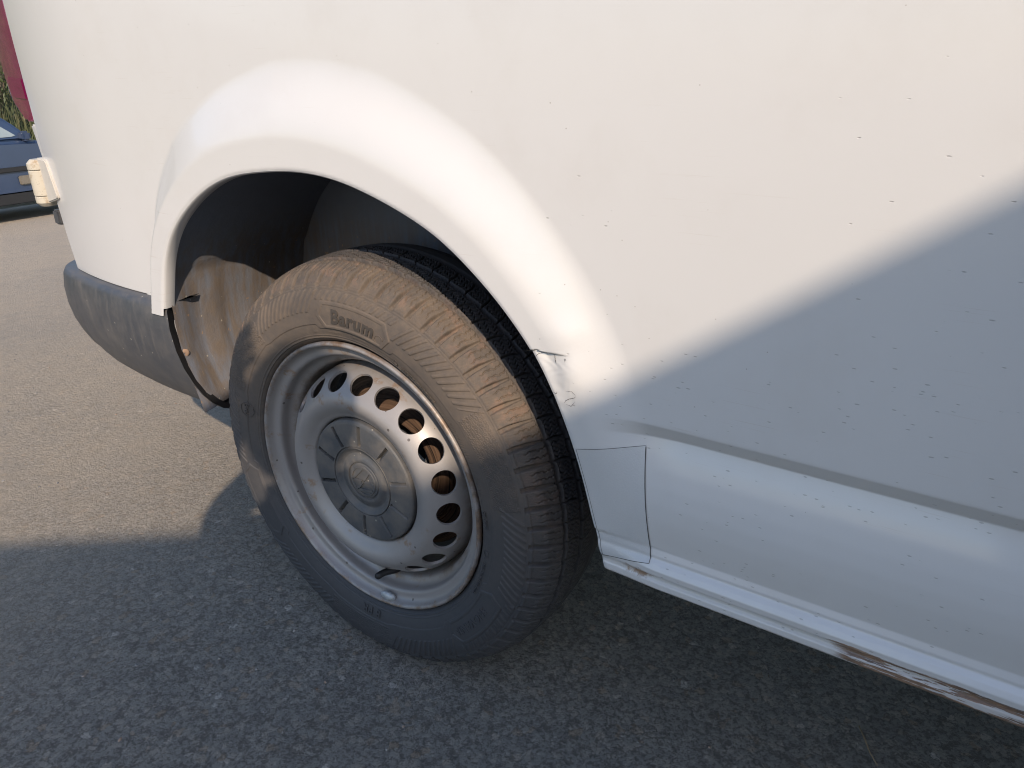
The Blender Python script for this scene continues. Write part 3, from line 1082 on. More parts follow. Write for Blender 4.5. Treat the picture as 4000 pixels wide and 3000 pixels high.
def make_tyre():
    NP = 70
    nth = NP * 42
    srow = np.r_[np.arange(0, .016, .0011), np.arange(.016, .094, .00072), np.arange(.094, _ts[-1] + .020, .00092)]
    # extend past the centre plane: mirror
    full_s = np.r_[_ts, 2 * _ts[-1] - _ts[::-1][1:]]
    full_r = np.r_[TPROF[:, 0], TPROF[::-1, 0][1:]]
    full_y = np.r_[TPROF[:, 1], 2 * TY_C - TPROF[::-1, 1][1:]]
    srow = np.r_[srow, np.linspace(_ts[-1] + .021, full_s[-1], 46)]
    r0 = np.interp(srow, full_s, full_r)
    y0 = np.interp(srow, full_s, full_y)
    tr = np.gradient(r0, srow)
    ty = np.gradient(y0, srow)
    ln = np.hypot(tr, ty)
    nr, ny = ty / ln, -tr / ln                      # outward normal (tread: +r, sidewall: -y)
    th = np.linspace(0, 2 * PI, nth, endpoint=False)
    TH, J = np.meshgrid(th, np.arange(len(srow)), indexing='ij')
    R = np.broadcast_to(r0, TH.shape)
    Y = np.broadcast_to(y0, TH.shape)
    S = np.broadcast_to(srow, TH.shape)
    deg = np.degrees(TH)
    D = np.zeros(TH.shape)
    fine = S < _ts[-1] + .020
    pitch = TH / (2 * PI) * NP
    mm = 1 / (2 * PI * .335 / NP)                   # pitch units per metre of circumference

    def groove(u, w, soft=.0006):
        return 1 - sstep(w / 2, w / 2 + soft, np.abs(u))
    # ---- circumferential grooves
    zig = .0012 * tri(pitch * 1.0 + .1)
    for gy, gw in ((.0385, .0056), (.0745, .0066), (.1120, .0066), (.1480, .0056)):
        D -= .0062 * groove(Y - gy - zig * (1 if gy < .09 else -1), gw, .0012)
    # ---- outer shoulder rib
    sh = (S > .098) & (Y < .0370)
    ya = Y
    sweep = (.006 * np.clip((ya - .004) / .034, 0, 1)) * mm
    jit = .07 * np.sin(np.floor(pitch) * 2.4)
    pu = (pitch + sweep)
    du = (pu - np.round(pu)) / mm
    wlat = np.interp(ya, [-.004, .006, .016, .026, .036], [.0060, .0050, .0042, .0026, .0016])
    dlat = np.interp(ya, [-.004, .002, .010, .020, .036], [.0005, .0040, .0068, .0060, .0030])
    lat = groove(du, wlat, .0011) * dlat
    D -= np.where(sh, lat, 0)
    # sunken notch between the blocks on the buttress
    butt = (R > .3000) & (R < .3235) & (Y < .02)
    f = sstep(.3005, .3045, R)
    D += np.where((R > .296) & (Y < .03), .0020 * f * (1 - groove(du, .0060, .0022)) * (1 - sstep(.3200, .3270, R)), 0)
    # sipes
    for off, amp in ((1 / 3., .0010), (2 / 3., .0010)):
        q = pu + off + (amp * tri(ya * 145) + .0012 * tri(ya * 60 + 3 * off)) * mm
        dq = (q - np.round(q)) / mm
        D -= np.where(sh & (Y > .006), .0030 * groove(dq, .0010, .0006) * sstep(.006, .012, Y), 0)
    # ---- second rib: chevron blocks with zig-zag sipes
    for y1, y2, sg, ph in ((.0420, .0705, 1, .3), (.0785, .1080, -1, .75)):
        rib = (Y > y1) & (Y < y2)
        v = (Y - y1) / (y2 - y1)
        q = pitch + ph + sg * (.0075 * (v - .5) + .0045 * np.abs(v - .55)) * mm
        dq = (q - np.round(q)) / mm
        D -= np.where(rib, .0052 * groove(dq, .0017, .0009), 0)
        for k in (.22, .42, .62, .82):
            q2 = q + k + .0021 * tri(v * 2.6 + k) * mm
            dq2 = (q2 - np.round(q2)) / mm
            D -= np.where(rib & (v > .10) & (v < .92), .0030 * groove(dq2, .0010, .0006), 0)
    # worn grainy edges
    D -= np.where(fine & (S > .10), .00025 * (np.sin(TH * 977 + S * 4000) * np.sin(TH * 1511 - S * 2300)), 0)
    # ---- sidewall relief (pattern repeats three times round the wall)
    side_ = (S < .105) & (R < .306)
    loc = (deg - 84.0 + 180) % 120.0                # 60 = centre of the name panel
    c = loc - 60.0
    wall = np.zeros(TH.shape)

    def band(a, lo, hi, soft):
        soft = soft * .7
        return sstep(lo - soft, lo, a) * (1 - sstep(hi, hi + soft, a))
    # ribs either side of the name panel, slanted
    slant = (R - .283) / .283 * 57.3 * 0.75
    cr = c + slant
    ribp = (cr / 2.3) % 1.0
    on = band(np.abs(cr + 0), 16.5, 45.0, .2) * band(R, .2690, .2985, .0010)
    cl = c - slant
    # mirror the slant to the left of the panel
    ribl = (cl / 2.3) % 1.0
    rib_r = sstep(.04, .16, ribp) * (1 - sstep(.46, .58, ribp))
    rib_l = sstep(.04, .16, ribl) * (1 - sstep(.46, .58, ribl))
    wall += .0011 * np.where(c < 0, rib_r * band(-cr, 17.0, 45, .25), rib_r * band(cr, 16., 45, .25)) * band(R, .2690, .2985, .0009)
    # short ribs over the panel
    rs = (cr / 2.3) % 1.0
    wall += .0009 * sstep(.05, .2, rs) * (1 - sstep(.5, .65, rs)) * band(R, .2865, .2975, .0008) * band(c, -15, 15, .4)
    # name panel: raised hexagon frame with a sunken field
    ext = 15.0 - 2.5 * np.abs(R - .264) / .018
    fo = band(c, -ext, ext, .12) * band(R, .2460, .2835, .0006)
    fi = band(c, -(ext - 1.5), ext - 1.5, .12) * band(R, .2500, .2795, .0006)
    wall += .0011 * (fo - fi) + .0003 * fi
    # camouflage field with fine texture between the rib sets
    fld = band(np.abs(c), 46, 60.5, .2) * band(R, .2580, .2960, .0008)
    tex = np.sign(np.sin(TH * 300 + 5 * np.sin(R * 700)) * np.sin(R * 1300 + 4 * np.sin(TH * 120)))
    wall += fld * (.0004 + .0003 * tex)
    # step line that undulates between panel feet, plus rings
    step_r = np.interp(np.abs(c), [0, 15.5, 16.8, 44, 47, 60], [.2440, .2440, .2500, .2500, .2530, .2530])
    wall += .0009 * sstep(-.0004, .0004, R - step_r)
    wall += .0009 * np.exp(-((R - .2292) / .0007) ** 2) + .0006 * np.exp(-((R - .2330) / .0005) ** 2)
    wall += .0008 * np.exp(-((R - .3008) / .0007) ** 2)
    wall += .0005 * band(R, .2362, .2405, .0004) * (np.sin(TH * 520) > .2) * (np.sin(TH * 31 + 1.3) > -.2) * (np.sin(R * 3600) > -.1) * band(deg % 360, 66, 104, .5)
    wall += .0006 * band(R, .2322, .2415, .0004) * (np.sin(TH * 640) > 0) * (np.sin(R * 3200) > 0) * band(deg % 360, 14, 44, .5)
    D += np.where(side_, wall * 1.35, 0)
    Rn = R + nr[None, :] * D
    Yn = Y + ny[None, :] * D
    Xn = Rn * np.cos(TH)
    Zn = Rn * np.sin(TH) + ZC
    # loaded: flattened foot and a slight bulge of the wall above it
    near = np.clip((.06 - Zn) / .06, 0, 1)
    Yn = Yn - np.where(Y < .03, near * .006 * np.clip((.05 - np.abs(Zn - .03)) / .05, 0, 1), 0)
    Zn = np.where(Zn < .004, .004 * np.exp((Zn - .004) / .03) - .0015, Zn)
    V = np.stack([Xn, Yn, Zn], -1).reshape(-1, 3)
    return meshobj('tyre', V, grid_faces(nth, len(srow), True), M_TYRE, wheel)


tyre = make_tyre()


def text_mesh(s, size, extrude=.0004, shear=0.0, offset=0.0, space=1.0):
    cu = bpy.data.curves.new('lettering', 'FONT')
    cu.body = s
    cu.size = size
    cu.extrude = extrude
    cu.shear = shear
    cu.offset = offset
    cu.space_character = space
    cu.align_x = 'CENTER'
    cu.align_y = 'CENTER'
    cu.resolution_u = 3
    ob = bpy.data.objects.new('tmp_text', cu)
    COL.objects.link(ob)
    dg = bpy.context.evaluated_depsgraph_get()
    me = bpy.data.meshes.new_from_object(ob.evaluated_get(dg))
    bpy.data.objects.remove(ob)
    bpy.data.curves.remove(cu)
    return me


def side_text(s, size, r, deg, raise_=.0006, shear=0.0, offset=0.0, mat=None, space=1.0, name='lettering'):
    me = text_mesh(s, size, .0005, shear, offset, space)
    for v in me.vertices:
        u, w, q = v.co
        a = math.radians(deg) - u / r
        rr = r + w
        v.co = (rr * math.cos(a), float(side_y(rr)) - raise_ - .0014 - q, rr * math.sin(a) + ZC)
    me.name = name
    me.materials.clear()
    me.materials.append(mat or M_TYRE)
    return link(bpy.data.objects.new(name, me), tyre_lbl)


tyre_lbl = wheel
side_text('Barum', .0285, .2630, 84.3, .0009, .22, .0009, mat=simple('moulded_name_rubber', (0.062, 0.052, 0.044), 0.7, nscale=60, var=0.3), space=1.10)
side_text('SNOVANIS', .0170, .2640, -38.0, .0008, .12, .0003, space=1.1)
side_text('SAFETY WARNING', .0062, .2375, 55.0, .0010, space=1.35)
side_text('8 PR', .0190, .2400, -91.0, .0008, space=1.1)
side_text('OE MPT', .0070, .2375, 5.0, .0010, .2, space=1.2)
side_text('STEEL POLYESTER PLIES', .0050, .2370, -20.0, .0010, .2, space=1.25)
side_text('M+S', .0105, .2500, 165.0, .0012, space=1.1)


def side_ring(r, deg, rad, nm='emblem_ring'):
    bm = bmesh.new()
    n = 28
    cx, cz = r * math.cos(math.radians(deg)), r * math.sin(math.radians(deg))
    ps = []
    for k in range(n + 1):
        a = 2 * PI * k / n
        x, z = cx + rad * math.cos(a), cz + rad * math.sin(a)
        ps.append((x, float(side_y(math.hypot(x, z))) - .0020, z + ZC))
    tube(bm, ps, .0005, 6)
    bmobj(nm, bm, M_TYRE, wheel, smooth=True)


side_ring(.2555, 73.0, .0075)
side_ring(.2500, 165.0, .0130)
side_ring(.2372, -8.5, .0050)
# warning triangle
bm = bmesh.new()
tp = []
for a in (90, 210, 330, 90):
    aa = math.radians(65.8)
    u, w = .0055 * math.cos(math.radians(a)), .0055 * math.sin(math.radians(a))
    ang = aa - u / .2375
    tp.append(((.2375 + w) * math.cos(ang), float(side_y(.2375 + w)) - .0012, (.2375 + w) * math.sin(ang) + ZC))
tube(bm, tp, .0005, 6)
bmobj('warning_triangle', bm, M_TYRE, wheel, smooth=True)


def make_rim():
    # outer flange, bead seat and well
    pr = [(.2120, .030), (.2175, .012), (.2210, .0055), (.2213, .0020), (.2196, -.0012), (.2168, -.0018), (.2146, .0004), (.2128, .0050), (.2098, .0098),
          (.2050, .0118), (.2000, .0125), (.1970, .0150), (.1955, .0200), (.1940, .0270), (.1905, .0315), (.1860, .0340), (.1830, .0375), (.1815, .0440), (.1800, .0550), (.1790, .070), (.1785, .16)]
    o = lathe('rim', smooth_prof(pr, 90), 160, M_RIM, wheel)
    # inboard barrel end
    lathe('inner_barrel', [(.1785, .16), (.190, .17), (.215, .186)], 96, M_UNDER, wheel)
    # pressed disc with twenty round vents
    prof = np.array([(.0500, .0200), (.0800, .0190), (.1005, .0180), (.1030, .0085), (.1050, .0045), (.1110, .0010), (.1180, -.0040), (.1250, -.0075), (.1320, -.0085), (.1390, -.0068), (.1460, -.0020),
                     (.1525, .0038), (.1590, .0105), (.1650, .0190), (.1700, .0285), (.1735, .0390), (.1755, .0520), (.1765, .064)])
    P = smooth_prof(prof, 260)
    s = np.r_[0, np.cumsum(np.hypot(*np.diff(P, axis=0).T))]
    dr, dyy = np.gradient(P[:, 0], s), np.gradient(P[:, 1], s)

    def at(sv):
        return np.interp(sv, s, P[:, 0]), np.interp(sv, s, P[:, 1]), np.interp(sv, s, dr), np.interp(sv, s, dyy)
    sc = s[np.argmin(np.abs(P[:, 0] - .1590))]
    NH, per = 20, 10
    phase = math.radians(87.0 - 9.0)
    hs = .0235                                      # half size of the patch along the profile
    rows0 = np.linspace(0, sc - hs, 40)
    rows1 = np.linspace(sc + hs, s[-1], 22)
    seg = NH * per
    verts, faces = [], []

    def add_ring_rows(rows):
        base = len(verts)
        for sv in rows:
            r, y, _, _ = at(sv)
            for k in range(seg):
                a = phase + 2 * PI * k / seg
                verts.append((r * math.cos(a), y, r * math.sin(a) + ZC))
        for i in range(len(rows) - 1):
            for k in range(seg):
                k2 = (k + 1) % seg
                faces.append((base + i * seg + k, base + i * seg + k2, base + (i + 1) * seg + k2, base + (i + 1) * seg + k))
    add_ring_rows(rows0)
    add_ring_rows(rows1)
    RH = .0187
    for h in range(NH):
        a0 = phase + 2 * PI * h / NH
        # perimeter of the square patch, counter-clockwise, in (u in 0..1 across the sector, v along s in -1..1)
        per_pts = [(k / per, -1) for k in range(per)] + [(1, -1 + 2 * k / per) for k in range(per)] + [(1 - k / per, 1) for k in range(per)] + [(0, 1 - 2 * k / per) for k in range(per)]
        n = len(per_pts)
        rings = []
        for t in (0, .35, .65, .85, .95, 1.0):
            ring = []
            for (u, v) in per_pts:
                W = .0251
                px, pv = (u - .5) * 2 * W, v * hs
                ang = math.atan2(pv / hs, px / W)
                cxp, cvp = RH * math.cos(ang), RH * math.sin(ang)
                qx, qv = lerp(px, cxp, t), lerp(pv, cvp, t)
                sv = sc + qv
                r, y, _, _ = at(sv)
                # blend: at the square the columns are exact angles, at the hole true width
                ang_sq = a0 + (u) * 2 * PI / NH
                ang_h = a0 + PI / NH + qx / .159
                aa = lerp(ang_sq, ang_h, min(1, t * 1.0 if t < 1 else 1)) if t > 0 else ang_sq
                ring.append((r * math.cos(aa), float(y), r * math.sin(aa) + ZC, sv))
            rings.append(ring)
        # turned-in edge of the hole
        for depth, shrink in ((.0010, .9985), (.0042, 1.0)):
            ring = []
            for (x, y, z, sv) in rings[5]:
                r, yy, d1, d2 = at(sv)
                a = math.atan2(z - ZC, x)
                nr_, ny_ = -d2, d1                  # inward (towards +y)
                L = math.hypot(nr_, ny_)
                nr_, ny_ = nr_ / L, ny_ / L
                if ny_ < 0:
                    nr_, ny_ = -nr_, -ny_
                rr = r + nr_ * depth
                ring.append((rr * math.cos(a), yy + ny_ * depth, rr * math.sin(a) + ZC, sv))
            rings.append(ring)
        base = len(verts)
        for ring in rings:
            verts.extend([(p[0], p[1], p[2]) for p in ring])
        for i in range(len(rings) - 1):
            for k in range(n):
                k2 = (k + 1) % n
                faces.append((base + i * n + k, base + i * n + k2, base + (i + 1) * n + k2, base + (i + 1) * n + k))
    bm = bmesh.new()
    bv = [bm.verts.new(v) for v in verts]
    for f in faces:
        bm.faces.new([bv[i] for i in f])
    bmesh.ops.remove_doubles(bm, verts=bm.verts, dist=.00012)
    do = bmobj('wheel_disc', bm, M_RIM, wheel, autosmooth=38)
    do['label'] = 'pressed silver steel disc with a ring of twenty round vents'


make_rim()


def make_cap():
    nth, nr_ = 720, 150
    th = np.linspace(0, 2 * PI, nth, endpoint=False)
    r = np.r_[np.linspace(.0005, .0560, 66), np.linspace(.0567, .0975, 74), np.linspace(.0982, .1012, 10)]
    key = np.array([(0, .0050), (.024, .0050), (.0285, .0052), (.0292, .0068), (.0305, .0068), (.0312, .0045), (.0345, .0040), (.0380, .0048), (.0420, .0068), (.0460, .0078), (.0500, .0058), (.0540, .0022), (.0555, .0012),
                    (.0562, .0012), (.0566, .0035), (.0576, .0035), (.0582, .0012), (.0700, .0004), (.0850, .0006), (.0950, .0012), (.0985, .0022), (.1005, .0040), (.1012, .0120)])
    y = np.interp(r, key[:, 0], key[:, 1])
    TH, Rr = np.meshgrid(th, r, indexing='ij')
    Yy = np.broadcast_to(y, TH.shape).copy()
    a = (np.degrees(TH) - 15.0 + 18) % 36 - 18       # degrees from the slot axis
    u = np.radians(a) * Rr
    inr = (Rr > .0605) & (Rr < .0945)
    ramp = np.clip((u + .0035) / .0060, 0, 1) * (u < .0028) * (u > -.0035)
    Yy += np.where(inr, ramp * .0095, 0)
    V = np.stack([Rr * np.cos(TH), Yy - .002, Rr * np.sin(TH) + ZC], -1).reshape(-1, 3)
    cap = meshobj('centre_cap', V, grid_faces(nth, len(r), True), M_CAP, wheel)
    cap['label'] = 'round dark grey hub cap with radial slots and a raised emblem'
    cap.data.set_sharp_from_angle(angle=math.radians(32))
    # emblem: ring with the two letters one above the other
    me = bmesh.new()
    rot = math.radians(-62)

    def pt(px, pz, yy):
        c, s_ = math.cos(rot), math.sin(rot)
        return (px * c - pz * s_, yy, px * s_ + pz * c + ZC)
    R0 = .0245
    n = 56
    for (ra, rb) in ((R0 * .90, R0),):
        A = [me.verts.new(pt(ra * math.cos(2 * PI * k / n), ra * math.sin(2 * PI * k / n), .0014)) for k in range(n)]
        B = [me.verts.new(pt(rb * math.cos(2 * PI * k / n), rb * math.sin(2 * PI * k / n), .0014)) for k in range(n)]
        A2 = [me.verts.new(pt((ra - .0006) * math.cos(2 * PI * k / n), (ra - .0006) * math.sin(2 * PI * k / n), .0034)) for k in range(n)]
        B2 = [me.verts.new(pt((rb + .0006) * math.cos(2 * PI * k / n), (rb + .0006) * math.sin(2 * PI * k / n), .0034)) for k in range(n)]
        for k in range(n):
            q = (k + 1) % n
            me.faces.new((A[k], A[q], B[q], B[k]))
            me.faces.new((A2[k], A2[q], A[q], A[k]))
            me.faces.new((B[k], B[q], B2[q], B2[k]))

    def bar(p, q, w):
        p = np.array(p) * R0
        q = np.array(q) * R0
        d = (q - p) / np.linalg.norm(q - p)
        nn = np.array((-d[1], d[0])) * w * R0 / 2
        co = [p + nn, q + nn, q - nn, p - nn]
        top = [me.verts.new(pt(c[0], c[1], .0006)) for c in co]
        bot = [me.verts.new(pt(c[0] * 1.0, c[1], .0036)) for c in co]
        me.faces.new(top)
        for k in range(4):
            me.faces.new((top[k], top[(k + 1) % 4], bot[(k + 1) % 4], bot[k]))
    for sx_ in (-1, 1):
        bar((sx_ * .40, .84), (sx_ * .03, .10), .17)
        bar((sx_ * .80, .46), (sx_ * .39, -.76), .17)
        bar((sx_ * .35, -.78), (sx_ * .03, -.06), .17)
    bmobj('emblem', me, M_CAP, cap)


make_cap()


def wheel_bits():
    # brake disc and drum behind the vents
    lathe('brake_disc', [(.070, .078), (.110, .080), (.112, .086), (.1155, .0865), (.118, .0825), (.150, .0840), (.1525, .088), (.1525, .105)], 120, M_BRAKE, wheel, sharp=30)
    lathe('dust_shield', [(.03, .112), (.165, .112), (.174, .107)], 96, M_UNDER, wheel)
    # valve
    a = math.radians(-86.5)
    bm = bmesh.new()

    def p(r, y, da=0):
        return (r * math.cos(a + da), y, r * math.sin(a + da) + ZC)
    tube(bm, [p(.1800, .046, .03), p(.1790, .036, .02), p(.1775, .026, .0), p(.1768, .018, -.02), p(.1768, .011, -.03), p(.1768, .004, -.035), p(.1768, .002, -.035)],
         [.0075, .0070, .0062, .0056, .0056, .0054, .0036], 14)
    bmobj('valve', bm, M_BLACK, wheel, smooth=True)
    # clip-on balance weight
    bm = bmesh.new()
    bmesh.ops.create_uvsphere(bm, u_segments=20, v_segments=12, radius=1)
    for v in bm.verts:
        v.co = Vector((v.co.x * .0150, v.co.y * .0065, v.co.z * .0100))
        if v.co.x > .002:
            v.co.z *= .85
    wo = bmobj('balance_weight', bm, M_ZINC, wheel, smooth=True)
    aw = math.radians(-83.2)
    wo.location = (.2085 * math.cos(aw), .0052, .2085 * math.sin(aw) + ZC)
    wo.rotation_euler = (.35, -(aw + PI / 2), 0)


wheel_bits()

# ------------------------------------------------------------------ loose grit on the asphalt
def pebbles():
    V, F = [], []
    n = 0
    base = np.array([(1, 0, 0), (-1, 0, 0), (0, 1, 0), (0, -1, 0), (0, 0, 1), (.6, .6, .5), (-.6, .5, .6), (.5, -.6, .5)])
    tri_ = [(0, 5, 2), (0, 7, 5), (0, 3, 7), (5, 7, 4), (5, 4, 6), (5, 6, 2), (2, 6, 1), (6, 4, 1), (4, 7, 1), (7, 3, 1)]
    for i in range(2600):
        x = RNG.uniform(-2.6, 1.3)
        y = RNG.uniform(-1.0, 1.6)
        if abs(x) < .13 and -.01 < y < .2:
            continue
        sz = .0011 + .0026 * RNG.random() ** 3
        a = RNG.uniform(0, 2 * PI)
        sx, sy, sz_ = sz * RNG.uniform(.8, 1.5), sz * RNG.uniform(.6, 1.0), sz * RNG.uniform(.4, .8)
        P = base * (1 + RNG.uniform(-.2, .2, base.shape)) * (sx, sy, sz_)
        c, s = math.cos(a), math.sin(a)
        P = np.stack([P[:, 0] * c - P[:, 1] * s + x, P[:, 0] * s + P[:, 1] * c + y, P[:, 2] + float(ground_z(x, y)) + .0002], -1)
        V.append(P)
        F += [(q[0] + n, q[1] + n, q[2] + n) for q in tri_]
        n += len(base)
    t = NT('loose_grit')
    r = t.n('ShaderNodeSeparateColor')
    t.set(r.inputs[0], t.voro(40, out='Color'))
    t.P(Base_Color=t.ramp(r.outputs[0], [(0, (.16, .155, .15)), (.45, (.26, .25, .235)), (.75, (.36, .335, .30)), (.9, (.36, .24, .165)), (1, (.55, .53, .5))]), Roughness=.85)
    o = meshobj('loose_grit', np.vstack(V), np.array(F), t.m, None, smooth=False)
    tag(o, 'pale loose grit scattered over the asphalt', 'grit', kind='stuff')


pebbles()

# dry stem near the lower right corner
bm = bmesh.new()
tube(bm, [(.700, .262, .004), (.712, .240, .006), (.722, .222, .0045), (.735, .205, .004)], [.0010, .0012, .0010, .0006], 6)
tag(bmobj('dry_stem', bm, simple('dry_straw', (.30, .22, .13), .8), None, smooth=True), 'thin dry straw stem lying on the shaded asphalt', 'stem')

# ------------------------------------------------------------------ background: parked car, grass bank, shrubs
def blue_car():
    gz = float(ground_z(-7.6, 2.5))
    root = empty('parked_car', (-7.37, 2.66, gz))
    tag(root, 'dark blue car parked on the yard behind the van', 'car')
    blue = NT('dark_blue_car_paint')
    blue.P(Base_Color=blue.mix(blue.noise(4), (.020, .035, .075), (.028, .048, .10)), Roughness=.35, Coat_Weight=.5, Coat_Roughness=.1)
    blue = blue.m
    glass = NT('car_window_glass')
    glass.P(Base_Color=glass.mix(glass.noise(6), (.20, .24, .25), (.32, .36, .36)), Roughness=.08, Coat_Weight=1.0)
    glass = glass.m
    # side profile in (y, z); front of the car to +y
    L0, L1 = -3.0, 1.25
    lower = [(L0, .30), (L0 - .03, .55), (L0 + .05, .72), (-2.2, .765), (-1.0, .765), (.33, .745), (.55, .70), (1.0, .64), (L1 - .05, .55), (L1, .42), (L1 - .04, .24), (L0 + .1, .24)]
    bm = bmesh.new()
    prism(bm, lower, lambda a, b: (-(0.0 if b < .6 else .03), a, b), lambda a, b: (-1.66 + (0.0 if b < .6 else .03), a, b))
    bmesh.ops.bevel(bm, geom=[e for e in bm.edges], offset=.03, segments=3, affect='EDGES', clamp_overlap=True)
    bmobj('body', bm, blue, root, autosmooth=40)
    cab = [(L0 + .25, .755), (L0 + .55, 1.15), (L0 + 1.0, 1.30), (-1.0, 1.32), (-.35, 1.24), (.02, 1.06), (.20, .92), (.36, .742)]
    bm = bmesh.new()
    prism(bm, cab, lambda a, b: (-.06 - (b - .75) * .28, a, b), lambda a, b: (-1.60 + (b - .75) * .28, a, b))
    bmesh.ops.bevel(bm, geom=[e for e in bm.edges], offset=.03, segments=3, affect='EDGES', clamp_overlap=True)
    bmobj('cabin', bm, blue, root, autosmooth=40)
    for w in ([(-.85, .79), (.16, .79), (.20, .80), (-.02, .985), (-.35, 1.16), (-.85, 1.24)], [(-2.1, .79), (-.93, .79), (-.93, 1.24), (-1.7, 1.22), (-2.05, 1.1)]):
        bm = bmesh.new()
        prism(bm, w, lambda a, b: (-.052 - (b - .75) * .28, a, b), lambda a, b: (-.08 - (b - .75) * .28, a, b))
        bmobj('side_window', bm, glass, root)
    bm = bmesh.new()
    box(bm, (.006, -.8, .50), (.03, 3.9, .045))
    bmesh.ops.bevel(bm, geom=[e for e in bm.edges], offset=.008, segments=2, affect='EDGES')
    bmobj('rubbing_strip', bm, M_BLACK, root, autosmooth=40)
    bm = bmesh.new()
    box(bm, (-.02, -.8, .235), (.06, 3.6, .11))
    bmesh.ops.bevel(bm, geom=[e for e in bm.edges], offset=.01, segments=2, affect='EDGES')
    bmobj('sill_trim', bm, M_BLACK, root, autosmooth=40)
    bm = bmesh.new()
    box(bm, (.012, .145, .395), (.03, .10, .085))
    bmesh.ops.bevel(bm, geom=[e for e in bm.edges], offset=.008, segments=2, affect='EDGES')
    bmobj('reflector', bm, simple('cream_reflector', (.16, .14, .11), .5), root, autosmooth=40)
    bm = bmesh.new()
    box(bm, (-.04, .27, .79), (.10, .08, .09))
    bmesh.ops.bevel(bm, geom=[e for e in bm.edges], offset=.02, segments=2, affect='EDGES')
    bmobj('door_mirror', bm, blue, root, autosmooth=40)
    for wy in (-2.3, .82):
        w_ = empty('wheel', (-.08, wy, .29), 0, root)
        bm = bmesh.new()
        tube(bm, [(-.10, 0, 0), (-.08, 0, 0), (.06, 0, 0), (.075, 0, 0)], [.26, .29, .29, .26], 32)
        bmobj('tyre', bm, M_BLACK, w_, autosmooth=40)
        bm = bmesh.new()
        tube(bm, [(.05, 0, 0), (.078, 0, 0), (.085, 0, 0)], [.19, .185, .08], 24)
        bmobj('rim', bm, M_RIM, w_, autosmooth=40)


blue_car()


